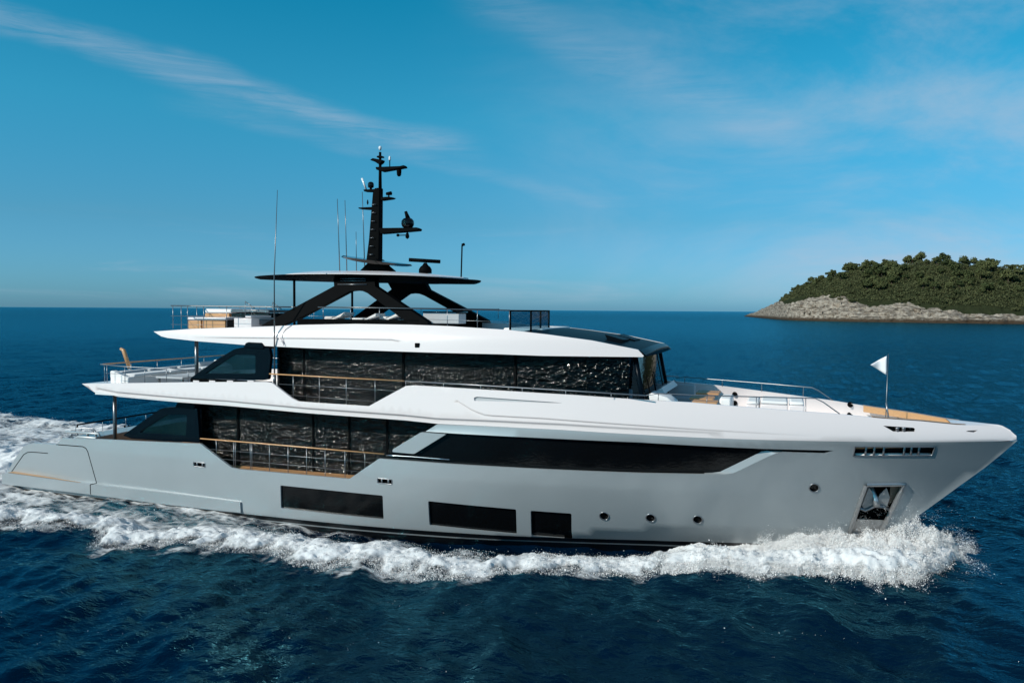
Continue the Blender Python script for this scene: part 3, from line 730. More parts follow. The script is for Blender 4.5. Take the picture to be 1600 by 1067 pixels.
def fRr(x, z):
    r = fR(x, z)
    if RCX[0] < x < RCX[-1]: r -= .04*sm01((lerp(x, RCX, RCZ)-z)/.05)*lerp(x, [RCX[0], RCX[0]+2], [0, 1])
    return r
ln = [[(x, lerp(x, RCX, RCZ)+k) for x in np.arange(RCX[0]+.2, RCX[-2], .25)] for k in (.08, .03, 0, -.025, -.05, -.075, -.12)]
ln += [[(x, zz) for x in np.arange(11, 26.5, .3)] for zz in (6.78, 6.85, 6.92)]
roof = pan('roof_coaming', 'white_gelcoat', Yt, rloop, fRr, sides=(-1, 1), lines=ln, th=.08, gx=.35, gz=.12)
def sdz(x): return lerp(x, [8, 20, 23.5], [6.82, 6.86, 6.9])
mb = MB(); slab(mb, np.linspace(rx0+.35, 27.2, 40), lambda x: fR(x, 6.7)-.07, lambda x: min(sdz(x), zrt(x)-.12), lambda x: zrb(x)+.03); mb.build('sun_deck', 'white_deck', Yt)
mb = MB(); h0 = fR(rx0+.2, 6.8)-.03; zt0 = rt_xz[-1][1]
mb.add([(rx0, -h0, zt0), (rx0, h0, zt0), (rb_xz[0][0], h0, rb_xz[0][1]), (rb_xz[0][0], -h0, rb_xz[0][1]), (rx0+1, -h0, zt0+.02), (rx0+1, h0, zt0+.02)], [(0, 1, 2, 3), (0, 4, 5, 1)]); mb.build('roof_edge', 'white_gelcoat', Yt)
c = at_surf(652, 539.5, fR); mb = MB(); mb.box(c[0]-.09, c[0]+.09, c[1]-.03, c[1]+.1, c[2]-.08, c[2]+.08); mb.build('navigation_light', 'black_satin', Yt, bevel=.02)
# black sloping front of the roof and the visor round it
xv = rt_xz[0][0]; nx = 16; ny = 14; v = []; f = []
xa = at_surf(850, 522, fR)[0]
for i in range(nx+1):
    t = i/nx; 
    for k in range(ny+1):
        s = -1+2*k/ny; xf = xv+.04+.10*(1-abs(s)**4); x = xa-.8+(xf-xa+.8)*t
        hw = fR(min(x, xv), zrt(min(x, xv)))-.05; hw *= 1
        z = zrt(min(x, xv))-.02 + .10*(1-s*s)
        v.append((x, s*hw, z))
for i in range(nx):
    for k in range(ny): a = i*(ny+1)+k; f.append((a, a+ny+1, a+ny+2, a+1))
mb = MB(); mb.add(v, f, True); rf = mb.build('roof_front', 'roof_black', Yt)
ed = [v[nx*(ny+1)+k] for k in range(ny+1)]; vv = []; zlow = 6.28
for x, y, z in ed: q = 1-abs(y)/2.9; vv += [(x, y, z), (x+.10, y*1.01, z-.06), (x+.24, y*1.0, zlow+.03), (x-.5, y*.96, zlow)]
mb = MB(); mb.add(vv, [(4*i+j, 4*i+4+j, 4*i+5+j, 4*i+1+j) for i in range(ny) for j in range(3)], True); mb.build('visor', 'navy_gloss', Yt)
mb = MB(); mb.add([(p[0]-.45, p[1]*.97, zlow+.02) for p in ed]+[(25.0, -2.9, zlow+.02), (25.0, 2.9, zlow+.02)], [tuple(range(ny+1))+(ny+2, ny+1)]); mb.build('visor_soffit', 'black_satin', Yt)
for dy in (-1.35, .1):
    q_ = .10; p = at_y(972 if dy < -1 else 990, 531, dy); mb = MB()
    mb.add([(p[0]-.5, dy-.55, p[2]+.10+q_), (p[0]+.15, dy-.55, p[2]-.08+q_), (p[0]+.15, dy+.55, p[2]-.08+q_), (p[0]-.5, dy+.55, p[2]+.10+q_), (p[0]-.35, dy-.5, p[2]-.16), (p[0]+.1, dy-.5, p[2]-.2), (p[0]+.1, dy+.5, p[2]-.2), (p[0]-.35, dy+.5, p[2]-.16)],
           [(0, 1, 2, 3), (7, 6, 5, 4), (0, 4, 5, 1), (1, 5, 6, 2), (2, 6, 7, 3), (3, 7, 4, 0)]); mb.build('roof_hatch', 'roof_black', Yt, bevel=.015)

# ------------------------------------------------------------------ black side screens at the after end of both decks
def screen(y, px, win, cowl):
    f = lambda x, z: -y
    loop = rounded(tr(px, f), .06, 3); hole = rounded(tr(win, f), .06, 3)
    c = tr(cowl, f)
    for s in (-1, 1):
        o = pan('wind_screen', 'navy_gloss', Yt, loop, f, sides=(s,), holes=[hole], th=.16, gx=.6, gz=.4)
        pan('screen_pane', 'fin_glass', o, hole, f, sides=(s,), th=.02, gx=1, gz=1, inset=.06)
        mb = MB(); mb.prism(c, s*(-y+.03), s*(-y-.7)); mb.build('ventilator_cowl', 'navy_gloss', o, bevel=.03)
screen(-3.72, [(297, 591), (340, 561), (366, 545.5), (380, 542.5), (420, 543.5), (423, 556), (419, 593), (410, 594)], [(320, 583.5), (352, 563), (366, 554), (399, 554.5), (399, 584)], [(381, 543), (384, 536), (388, 534.5), (408, 535.5), (413, 541), (413, 546)])
screen(-3.62, [(192, 680), (250, 639), (258, 636.5), (275, 635.5), (308, 638), (312, 692), (205, 685)], [(217, 675.5), (250, 654), (261, 647.5), (292, 648), (290, 681)], [(274, 636), (277, 629), (281, 627.7), (300, 628.5), (305, 634), (305, 640)])
for s in (-1, 1): a = at_y(298, 592, -3.72); b = at_y(422, 597, -3.72); mb = MB(); mb.box(a[0], b[0], s*3.74 if s < 0 else 3.60, -3.60 if s < 0 else 3.74, 4.8, a[2]+.02); mb.build('screen_plinth', 'black_satin', Yt)
for u in (306, 331, 359, 391):
    a = at_y(u, 592, -3.76); mb = MB(); mb.box(a[0]-.14, a[0]+.14, -3.75, -3.70, 4.85, a[2]-.06); mb.build('plinth_block', 'white_gelcoat', Yt)
# poles under the overhangs
for (u, v0, v1, y) in ((180, 622, 686, -3.35), (307.5, 533, 592, -3.2)):
    a = at_y(u, v1, y); b = at_y(u, v0, y); 
    for s in (-1, 1):
        mb = MB(); mb.tube([(a[0], s*-y, a[2]-.35), (a[0], s*-y, b[2]+.12)], .075, 12); mb.build('deck_pole', 'dark_steel', Yt)
a = at_y(460, 505, -2.2); b = at_y(460, 438, -2.2)
for s in (-1, 1):
    mb = MB(); mb.tube([(a[0], s*2.2, 6.85), (a[0], s*2.2, b[2]+.05)], .05, 10); mb.build('deck_pole', 'black_satin', Yt)

# ------------------------------------------------------------------ arch, hard top, mast
def fA(x, z): return 3.25-.50*(z-7.15)
legs = tr([(407, 509), (522, 447), (521, 435), (585, 435), (586, 447.5), (668, 503), (668, 508), (640, 507), (574, 458), (567, 455), (556, 454), (546, 455), (466, 497.5), (437, 509.5)], fA)
arch = pan('radar_arch', 'black_satin', Yt, legs, fA, sides=(-1, 1), th=.34, gx=.5, gz=.4)
mb = MB()
for v0 in (431.5, 435): mb.tube([at_surf(533, v0+4, fA)+[0, -.03, 0], at_surf(572, v0+4, fA)+[0, -.03, 0]], .015, 6)
mb.tube([at_surf(528, 444.5, fA)+[0, -.03, 0], at_surf(574, 444.5, fA)+[0, -.03, 0]], .015, 6); mb.build('arch_grab_rail', 'steel', arch)
hx0, hx1 = 10.5, 20.45
def hw_top(x):
    t = (x-hx0)/(hx1-hx0); return 2.75*max(1-abs(2*t-1.02)**3.0, 0.004)**.6
def hlens(name, x0, x1, zt, zb, hwf, mat, n=30, m=12, parent=None):
    v = []; f = []; 
    for i in range(n+1):
        x = x0+(x1-x0)*i/n; h = hwf(x)
        for k in range(m+1):
            s = -1+2*k/m; e = 1-abs(s)**4; v.append((x, h*s, zt(x, 0)*e+(1-e)*(zt(x, 1)))); 
        for k in range(m+1):
            s = 1-2*k/m; e = 1-abs(s)**4; v.append((x, h*s, zb(x, 0)*e+(1-e)*(zt(x, 1)-.03)))
    c = 2*(m+1)
    for i in range(n):
        for k in range(c): a = i*c+k; b = i*c+(k+1) % c; f.append((a, a+c, b+c, b))
    f += [tuple(range(c))[::-1] and tuple(range(c)), tuple(n*c+k for k in range(c))[::-1]]
    return mk(name, v, f, mat, parent or Yt, autosmooth=True)
ez = lambda x: lerp(x, [10.15, 11.5, 13.5, 16, 18.5, 20.75], [9.08, 9.10, 9.12, 9.10, 9.04, 8.93])
ht = hlens('hard_top', hx0, hx1, lambda x, e: ez(x)+(.02 if not e else 0), lambda x, e: ez(x)-lerp(x, [10.15, 11.5, 14, 18, 20.2, 20.75], [.03, .10, .20, .22, .16, .03]), hw_top, 'black_satin')
hlens('hard_top_skin', 12.2, 20.0, lambda x, e: (ez(x)+.06 if e else ez(x)+.05+lerp(x, [12.2, 14.5, 17, 19, 20], [.05, .17, .17, .10, .04])), lambda x, e: ez(x)+.03, lambda x: hw_top(x)*.80*max(1-abs((x-16.1)/3.95)**6, .01)**.5, 'white_gelcoat', parent=ht)
Pm = lambda u, v, y=0.0: tuple(at_y(u, v, y)[[0, 2]])
mb = MB(); mb.prism([Pm(568, 424), Pm(580, 412), Pm(582, 405), Pm(594, 405), Pm(600, 412), Pm(614, 424)], -.35, .35); mbase = mb.build('mast_base', 'black_satin', Yt, bevel=.04)
mb = MB(); q = [Pm(575, 407), Pm(579, 375), Pm(585, 303), Pm(588, 295), Pm(596, 294), Pm(595, 407)]
mb.prism(q, -.16, .16); mast = mb.build('mast', 'black_satin', Yt, bevel=.03)
mb = MB(); p = at_y(594, 300, 0); t = at_y(594, 238, 0); mb.tube([(p[0], 0, p[2]-.1), (t[0], 0, t[2])], [.075, .05], 10); mb.build('mast_pole', 'black_satin', mast)
t = at_y(594, 230.5, 0); mb = MB(); mb.lathe((t[0], 0, t[2]-.06), [(.03, -.06), (.05, -.02), (.07, .03), (.055, .09), (.0, .12)], 12); mb.build('masthead_light', 'light_lens', mast)
def arm(px, name='mast_arm', hw=.14):
    mb = MB(); mb.prism([Pm(*q) for q in px], -hw, hw); return mb.build(name, 'black_satin', mast, bevel=.02)
arm([(590, 245), (592, 244), (599, 244.5), (599, 247), (590, 247)], hw=.1)
arm([(580, 251), (584, 248), (600, 251), (598, 255), (594, 258), (588, 254)], 'spotlight', hw=.12)
arm([(589, 262), (627, 260.5), (633, 259), (635, 262.5), (625, 264.5), (599, 269), (590, 266)])
arm([(570, 297), (595, 296), (595, 301), (571, 300)])
arm([(597, 309), (610, 308), (617, 309.5), (614, 311.5), (597, 314)])
arm([(562, 325), (584, 324), (584, 328.5), (563, 327)])
arm([(595, 357), (640, 356.5), (653, 356), (657, 358), (656, 361), (640, 362.5), (597, 366)], hw=.18)
def lat(c, prof, name, mat='black_satin', n=16, par=None):
    mb = MB(); mb.lathe(c, prof, n); return mb.build(name, mat, par or mast)
p = at_y(623.5, 264, 0); lat((p[0], 0, p[2]), [(.09, 0), (.10, -.1), (.085, -.25), (.05, -.30), (0, -.31)][::-1], 'camera_housing')
p = at_y(609, 261, 0); mb = MB(); mb.tube([(p[0], 0, p[2]), (p[0], 0, p[2]+.28)], .02, 6); mb.build('light_stem', 'black_satin', mast)
lat((p[0], 0, p[2]+.26), [(.04, 0), (.045, .02), (.045, .12), (.03, .16), (0, .17)], 'anchor_light', 'light_lens')
p = at_y(579.5, 296, 0); lat((p[0], 0, p[2]), [(.05, 0), (.05, .05), (.11, .07), (.125, .14), (.125, .22), (.09, .28), (.0, .31)], 'dome_antenna', 'black_gloss')
a, b = at_y(572, 296, 0), at_y(565.5, 279, 0); mb = MB(); mb.tube([a, b], [.035, .045], 8); mb.build('horn', 'light_lens', mast)
p = at_y(607.5, 308, 0); mb = MB(); mb.tube([(p[0], 0, p[2]), (p[0], 0, p[2]+.1)], .03, 8); mb.tube([(p[0]-.10, -.0, p[2]+.13), (p[0]+.12, -.03, p[2]+.14)], [.06, .08], 10); mb.build('thermal_camera', 'black_satin', mast)
p = at_y(574.5, 324, 0); mb = MB(); mb.tube([(p[0], 0, p[2]+.1), (p[0], 0, p[2]+.18), (p[0], 0, p[2]+.3)], [.015, .04, .02], 8); mb.build('small_antenna', 'black_satin', mast)
p = at_y(637, 356.5, 0); lat((p[0], 0, p[2]), [(.14, 0), (.22, .05), (.26, .16), (.25, .28), (.18, .37), (.08, .41), (0, .42)], 'satellite_dome', 'black_gloss', 20)
mb = MB(); mb.tube([(p[0]+.02, 0, p[2]+.36), (p[0]-.05, 0, p[2]+.55), (p[0]-.09, 0, p[2]+.66)], [.10, .07, .06], 10); mb.build('searchlight', 'black_satin', mast)
p = at_y(636.5, 362, 0); mb = MB(); mb.tube([(p[0], 0, p[2]), (p[0], 0, p[2]-.2)], .03, 8); mb.tube([(p[0]-.38, 0, p[2]-.14), (p[0], 0, p[2]-.14)], .022, 6); mb.build('speaker_arm', 'black_satin', mast)
lat((p[0], 0, p[2]-.30), [(0, 0), (.07, .05), (.08, .12), (.05, .24), (0, .26)], 'loud_hailer'); lat((p[0]-.42, 0, p[2]-.2), [(0, 0), (.06, .03), (.06, .1), (0, .13)], 'floodlight')
for k in range(7): a = at_y(578+k*.7, 398-k*13, -.17); mb = MB(); mb.tube([a+[0, .02, 0], a+[.0, -.07, 0], a+[.16, -.07, 0], a+[.16, .02, 0]], .012, 5); mb.build('mast_step', 'steel', mast)
mb = MB(); q = [at_y(536, 401, 0), at_y(642, 415, 0)]; n = 14; v = []; f = []
for i in range(n+1):
    t = i/n; x = q[0][0]+(q[1][0]-q[0][0])*t; z = q[0][2]+(q[1][2]-q[0][2])*t; h = 1.0*max(1-abs(2*t-1)**3, .03)**.6; th = .13*max(1-abs(2*t-1)**2, .1)
    v += [(x, -h, z), (x, 0, z+.05), (x, h, z), (x, h*.8, z-th), (x, -h*.8, z-th)]
for i in range(n):
    for k in range(5): a = i*5+k; b = i*5+(k+1) % 5; f.append((a, a+5, b+5, b))
f += [(0, 1, 2, 3, 4), tuple(n*5+k for k in (4, 3, 2, 1, 0))]
mb.add(v, f); mb.build('radar_wing', 'black_gloss', Yt)
p = at_y(664.5, 424, .4); c = at_y(664.5, 407.5, .4)
mb = MB(); mb.lathe((p[0], .4, p[2]-.08), [(.26, 0), (.26, .16), (.20, .26), (.12, .32), (.06, .42)], 16); rb = mb.build('radar_pedestal', 'black_satin', Yt)
a, b = at_y(639, 406, .2), at_y(688, 409, .6); mb = MB(); mb.tube([a, b], .075, 8); mb.build('radar_scanner', 'black_satin', rb)
p = at_y(720.5, 431, -.2); t = at_y(722, 383, -.2); mb = MB(); mb.tube([p-[0, 0, .1], t], .03, 8); mb.tube([t, t+[.10, 0, .03]], .055, 8); mb.build('light_mast', 'black_satin', Yt)
for u0, v0, u1, v1, y, r in ((531, 422, 527, 311, -.9, .016), (542, 420, 539, 313, .6, .016), (557, 420, 556.3, 362, .2, .014), (570, 420, 566, 300, .9, .018)):
    a, b = at_y(u0, v0, y), at_y(u1, v1, y); mb = MB(); mb.tube([a-[0, 0, .15], a+(b-a)*.5, b], [r*1.3, r, r*.7], 6); mb.build('whip_antenna', 'dark_steel', Yt)
a, m_, b = at_y(429, 590, -3.72), at_y(428.5, 430, -3.72), at_y(433.5, 297, -3.72); mb = MB(); mb.tube([a, m_, b], [.028, .022, .009], 8); mb.tube([a-[0, 0, .3], a+[0, 0, .1]], .06, 8); mb.build('whip_antenna', 'dark_steel', Yt)
a, b = at_y(428.5, 527.5, -3.72), at_surf(436, 528, fR); mb = MB(); mb.tube([a, b], .02, 6); mb.tube([b, at_surf(443, 536, fR)], .03, 6); mb.build('antenna_bracket', 'white_gelcoat', Yt)
mb = MB(); mb.tube([at_surf(u, v, fR)+[0, -.02, 0] for u, v in ((456, 508), (446, 515), (441, 523), (441, 530), (444, 540))], .014, 6); mb.build('antenna_cable', 'white_gelcoat', Yt)

# ------------------------------------------------------------------ rails
def rail(name, top, posts, wires, mat_top='teak_trim', r=.024, pr=.013, par=None):
    """top: 3D polyline; posts: list of (bottom, top); wires: list of polylines"""
    mb = MB(); mb.tube(top, r, 8); o = mb.build(name, mat_top, par or Yt)
    for a, b in posts: mb = MB(); mb.tube([a, b], pr, 7); mb.build('stanchion', 'steel', o)
    if wires:
        for w_ in wires: mb = MB(); mb.tube(w_, .007, 5); mb.build('rail_wire', 'steel', o)
    return o
def mirror(ps): return [np.array(p)*[1, -1, 1] for p in ps]
def side_rail(name, y, top_px, post_px, wire_px, mat_top='teak_trim', both=True, **kw):
    top = [at_y(u, v, y) for u, v in top_px]; posts = [(at_y(u, vb, y), at_y(u, vt, y)) for u, vt, vb in post_px]; wires = [[at_y(u, v, y) for u, v in w_] for w_ in wire_px]
    for p in posts: p[0][0] = p[1][0]
    rail(name, top, posts, wires, mat_top, **kw)
    if both: rail(name, mirror(top), [mirror(p) for p in posts], [mirror(w_) for w_ in wires], mat_top, **kw)
side_rail('main_deck_rail', -3.97, [(313, 685), (400, 692), (480, 699), (600, 709.3)],
          [(338, 687, 712), (365, 689.3, 731), (367.5, 689.6, 731), (391, 691.4, 734), (393.5, 691.6, 734), (421, 694, 737), (450, 696.5, 740), (479, 699, 742.5), (508, 701.6, 745.5), (539, 704.2, 747.5), (570, 707, 731)],
          [[(327, 701.5), (480, 714), (588, 723)], [(348, 717), (480, 728.5), (565, 737)]], both=False)
mr = mirror([at_y(313, 685, -3.97), at_y(600, 709.3, -3.97)]); rail('main_deck_rail', mr, [], [])
side_rail('upper_deck_rail', -3.93, [(421, 584), (500, 588.5), (632, 595.3)], [(458, 586.3, 621.5), (499, 588.5, 629), (541, 590.8, 632), (586, 593, 628)],
          [[(436, 600), (540, 606), (623, 611)], [(452, 617), (540, 624), (592, 628)]])
side_rail('walkway_rail', -3.90, [(632, 595.3), (760, 602.5), (900, 611), (1010, 618)], [(634, 595.5, 603), (693, 599, 606), (751, 602, 609), (816, 606, 613), (884, 610.3, 617), (955, 615, 621)], [], 'steel', r=.02)
# after rails
def ay(pairs, yb): return pairs
side_rail('aft_side_rail', -3.72, [(157, 569), (198, 573), (260, 576), (304, 578.5)], [(167, 570, 598), (195, 573, 598), (226, 574.7, 598), (260, 576, 597), (294, 578, 597)], [[(165, 583), (226, 587), (298, 588)]], 'steel', r=.02)
e = at_y(167, 569.5, -3.72); zt_ = e[2]; xa_ = e[0]-.25
posts = [((xa_, y, 4.75), (xa_, y, zt_)) for y in (-3.6, -2.2, -.7, .8, 2.3, 3.6)]
rail('aft_rail', [(xa_, -3.7, zt_), (xa_, 3.7, zt_)], posts, [])
e = at_y(112, 665, -3.5); xa_ = e[0]; zt_ = e[2]
rail('cockpit_rail', [(xa_+.3, -3.5, zt_-.03), (xa_, -3.2, zt_), (xa_, 3.2, zt_), (xa_+.3, 3.5, zt_-.03)], [((xa_, y, 2.4), (xa_, y, zt_)) for y in (-3.3, -1.9, -.6, .6, 1.9, 3.3)], [], 'black_satin', r=.035)
o = rail('mooring_rail', [at_y(u, v, -3.55) for u, v in ((118, 667), (120, 668.5), (145, 669.5), (150, 674))], [(at_y(127, 673, -3.55), at_y(127, 669, -3.55)), (at_y(146, 676, -3.55), at_y(146, 669.8, -3.55))], [], 'steel', r=.02)
mb = MB(); a = at_y(102, 674.5, -3.5); b = at_y(154, 677.5, -3.5); mb.tube([a, b, b+[.1, 0, -.18]], .05, 8); mb.build('quarter_rail', 'hull_silver', Yt)
for u in (112, 121, 137, 150): a = at_y(u, 684, -3.5); mb = MB(); mb.lathe((a[0], -3.5, a[2]-.05), [(.06, 0), (.035, .06), (.035, .16), (.08, .19), (.0, .23)], 10); mb.build('mooring_bollard', 'steel', Yt)
for k in range(4): a = at_y(195+k*6, 668, 2.0); mb = MB(); mb.lathe((a[0], 2.0, a[2]-.3), [(.03, 0), (.03, .3), (.05, .33), (.05, .4), (0, .42)], 8); mb.build('rod_holder', 'black_satin', Yt)
# sun deck rails
side_rail('sun_deck_rail', -3.05, [(267, 477.5), (300, 478), (420, 479.5), (455, 480)], [(270, 477.5, 513), (283, 477.7, 513), (293, 478, 513), (318, 478.2, 513), (354, 478.7, 511)], [[(267, 493.5), (350, 495), (405, 496.5)], [(267, 507), (352, 507.5)]], 'dark_steel', r=.022)
e = at_y(268, 477.5, -3.05); rail('sun_deck_aft_rail', [(e[0], -3.05, e[2]), (e[0], 3.05, e[2])], [((e[0], y, 6.8), (e[0], y, e[2])) for y in (-1.6, -.2, 1.2, 2.6)], [[(e[0], -3.05, e[2]-.42), (e[0], 3.05, e[2]-.42)]], 'dark_steel', r=.022)
side_rail('sun_deck_rail', -3.0, [(497, 480), (560, 480.5), (797, 485)], [(505, 480, 500), (548, 480.5, 500), (593, 481, 502), (699, 483, 510), (746, 484, 512), (796, 485, 515)], [[(505, 496), (600, 498)], [(668, 499), (746, 501.5), (796, 503)]], 'dark_steel', r=.022, both=False)
rail('sun_deck_rail', mirror([at_y(497, 480, -3.0), at_y(690, 482.8, -3.0)]), [mirror([at_y(u, 500, -3.0), at_y(u, 481, -3.0)]) for u in (505, 548, 593, 640, 688)], [], 'dark_steel', r=.022)
side_rail('sun_deck_rail', -1.6, [(383, 471), (398, 482)], [(383, 471, 497), (393, 478, 497)], [], 'dark_steel', r=.018, both=False)
side_rail('sun_deck_rail', .8, [(426, 472.5), (440, 483)], [(426, 472.5, 497), (434, 478, 497)], [], 'dark_steel', r=.018, both=False)
a, b = at_y(797, 485.5, -2.95), at_y(829, 518, -2.95); yq = -.75
wd = thing('wind_deflector', 'dark tinted glass wind deflector with posts at the forward corner of the sun deck', 'windscreen', (b[0], -2, 6.9))
mb = MB(); mb.box(a[0], b[0], -2.93, -2.91, 6.95, a[2]); mb.build('glass_panel', 'smoke_glass', wd)
mb = MB(); mb.box(b[0], b[0]+.02, -2.91, yq, 6.95, a[2]); mb.build('glass_panel', 'smoke_glass', wd)
mb = MB(); mb.tube([(a[0], -2.92, a[2]), (b[0]+.01, -2.92, a[2]), (b[0]+.01, yq, a[2])], .03, 6); mb.build('top_rail', 'black_satin', wd)
for x, y in ((a[0], -2.92), (b[0], -2.92), (b[0], -1.8), (b[0], yq)): mb = MB(); mb.tube([(x, y, 6.9), (x, y, a[2])], .035, 6); mb.build('post', 'black_satin', wd)
a, b = at_y(465, 498, -3.1), at_y(655, 507, -3.1); 
for s in (-1, 1): mb = MB(); mb.box(a[0], b[0], s*3.08-.06, s*3.08+.06, 6.9, a[2]); mb.build('arch_coaming', 'black_satin', Yt, bevel=.02)
# fore deck rails
near = [(1010, 617.5), (1030, 614.5), (1080, 617), (1200, 620.5), (1274, 622.3), (1286, 628), (1312, 646.5)]
fy = lambda x, z: hb(x, z)-.06
def on(u, v): return at_surf(u, v, fy)
for s in (-1, 1):
    tp = [on(*q) for q in near]; ps = [(on(u, vb), on(u, vt)) for u, vt, vb in ((1029, 614.5, 626), (1105, 617.7, 631), (1182, 620, 638), (1259, 622, 644))]
    for p in ps: p[0][0] = p[1][0]
    if s > 0: tp = mirror(tp); ps = [mirror(p) for p in ps]
    rail('foredeck_rail', tp, ps, [], 'steel', r=.018)

# port side inner bulwark panel with teak faced bow rail
ptz = lambda x: ztop(x)
mb = MB(); x0b, x1b = at_y(1347, 631, 2.0)[0], at_y(1494, 655, 1.0)[0]
for s in (-1, 1):
    v = []; xx = np.linspace(x0b, x1b, 18)
    for x in xx: 
        z = ztop(x); h = hb(x, z); v += [(x, s*(h-.02), z+.02), (x, s*(h-.30), z+.015), (x, s*(h-.30), z-.20), (x, s*(h-.095), z-.21)]
    f = [(4*i+j, 4*i+4+j, 4*i+5+j, 4*i+1+j) for i in range(17) for j in range(3)]
    mb = MB(); mb.add(v, [q[::-1] for q in f] if s < 0 else f); cap = mb.build('bow_cap_rail', 'teak_trim', Yt)
    for x in (x0b+1.1, x0b+2.1): h = hb(x, 4.2); mb = MB(); mb.box(x-.03, x+.03, s*(h-.12)-.05, s*(h-.12)+.05, 4.0, ztop(x)-.18); mb.build('cap_support', 'dark_steel', cap)
for u, v, sd_ in ((1148, 616, 1), (1148, 629.5, 1), (1328.5, 632, 1), (1328, 648, 1)):
    p = at_surf(u, v, lambda x, z: hb(x, z)-.10, 1); mb = MB(); mb.lathe((p[0], p[1]-.03, p[2]), [(.10, 0), (.10, .03), (.07, .04)], 12, 'y'); mb.build('deck_light', 'black_satin', Yt)
# pennant staff at the bow
p = at_y(1384, 653, 0); t = at_y(1386, 553, 0); xs0 = p[0]
mb = MB(); mb.tube([(xs0, 0, 4.0), (xs0, 0, p[2]+.1), (xs0+.03, 0, t[2])], [.022, .015, .009], 8); st = mb.build('jackstaff', 'dark_steel', Yt)
mb = MB(); mb.box(xs0-.14, xs0+.1, -.1, .1, 3.98, p[2]+.02); mb.tube([(xs0+.1, 0, p[2]-.1), (xs0, 0, p[2]+.5)], .03, 6); mb.build('staff_mount', 'steel', st)
mb = MB(); nf = 12; v = []; a, b, c = at_y(1385.3, 556, 0), at_y(1385.0, 585.5, 0), at_y(1359.5, 569.5, 0)
for i in range(nf+1):
    s = i/nf; 
    for k in range(7):
        r = k/6; p = (a*(1-r)+b*r)*(1-s)+c*s; v.append((p[0], -.02+.10*math.sin(s*5.2)*s-.04*math.sin(r*3)*s, p[2]))
mb.add(v, [(i*7+k, (i+1)*7+k, (i+1)*7+k+1, i*7+k+1) for i in range(nf) for k in range(6)], True)
fl = mb.build('pennant', 'flag_cloth', None, top=True); tag(fl, 'small white triangular pennant flying from the staff at the bow', 'flag')
md = fl.modifiers.new('thick', 'SOLIDIFY'); md.thickness = .006

# ------------------------------------------------------------------ furniture
def cushion_box(mb, x0, x1, y0, y1, z0, z1): mb.box(x0, x1, y0, y1, z0, z1)
# aft upper deck sofa along the stern rail
a = at_y(172, 580, -3.3); zs = a[2]; xb = a[0]
S = thing('curved_sofa', 'white outdoor sofa with grey back cushions along the aft rail of the upper deck', 'sofa', (xb+.5, 0, 4.3))
mb = MB(); mb.box(xb, xb+.95, -3.3, 3.2, 4.3, 4.95); mb.build('sofa_base', 'cushion_white', S, bevel=.05)
mb = MB(); mb.prism([(xb, 4.9), (xb, zs), (xb+.1, zs+.03), (xb+.85, zs-.22), (xb+.95, 4.9)], -3.3, -3.05); mb.build('armrest', 'cushion_white', S, bevel=.03)
mb = MB(); mb.prism([(xb, 4.9), (xb, zs+.1), (xb+.1, zs+.12), (xb+.85, zs-.1), (xb+.95, 4.9)], 3.0, 3.25); mb.build('armrest', 'cushion_white', S, bevel=.03)
mb = MB(); mb.box(xb+.0, xb+.12, -3.05, 3.0, 4.9, zs-.02); mb.build('backrest', 'cushion_white', S, bevel=.03)
for y0, y1 in ((-3.0, -1.6), (-1.45, .2), (.35, 1.6), (1.7, 2.95)):
    mb = MB(); mb.box(xb+.14, xb+.34, y0, y1, 4.97, zs-.02+(.1 if y0 > 1.6 else 0)); mb.build('back_cushion', 'cushion_grey', S, bevel=.06)
for y0, y1 in ((-3.0, -1.0), (-.95, 1.0), (1.05, 2.95)):
    mb = MB(); mb.box(xb+.3, xb+1.0, y0, y1, 4.93, 5.06); mb.build('seat_cushion', 'cushion_white', S, bevel=.05)
T = thing('coffee_table', 'low grey coffee table in front of the aft white sofa', 'table', (xb+2.2, -.5, 4.28))
mb = MB(); mb.box(xb+1.5, xb+2.9, -2.4, 1.2, 4.86, 4.94); mb.build('tabletop', 'cushion_grey', T, bevel=.02)
for dx in (1.6, 2.8):
    for dy in (-2.3, 1.1): mb = MB(); mb.box(xb+dx-.04, xb+dx+.04, dy-.04, dy+.04, 4.29, 4.86); mb.build('leg', 'dark_steel', T)
# teak ensign staff on the stern rail
a, b, c = at_y(204, 580, -1.2), at_y(193, 547, -1.2), at_y(188.5, 545, -1.2)
mb = MB(); mb.tube([a-[0, 0, .5], a, a+(b-a)*.4], [.05, .05, .07], 8); en = mb.build('ensign_staff', 'steel', Yt)
mb = MB(); mb.tube([a+(b-a)*.15, b, c], [.085, .085, .06], 8); mb.build('staff_wood', 'teak_trim', en)
# whirlpool block on the after sun deck
def pbox(name, mat, u0, v0, u1, v1, y, dy, par, bevel=.02):
    a, b = at_y(u0, v0, y), at_y(u1, v1, y); mb = MB(); mb.box(a[0], b[0], y, y+dy, b[2], a[2]); return mb.build(name, mat, par, bevel)
W = thing('whirlpool_tub', 'teak clad whirlpool tub with white rim behind the after sun deck rail', 'hot tub', (11.3, 0, 6.82))
pbox('tub_panel', 'teak_trim', 294, 500.5, 314, 514, -2.3, 3.8, W); pbox('tub_panel', 'teak_trim', 316, 500.5, 352, 513.5, -2.3, 3.8, W)
pbox('tub_rim', 'white_gelcoat', 292, 495.5, 353, 500.3, -2.35, 3.9, W, .03)
pbox('tub_step', 'teak_trim', 320, 489.5, 358, 496, -1.2, 2.6, W); pbox('tub_cushion', 'cushion_white', 320, 482.5, 362, 489.3, -1.25, 2.7, W, .05)
D = thing('deck_cabinet', 'dark glossy cabinet between the whirlpool tub and the black arch', 'cabinet', (14.2, -1, 6.86))
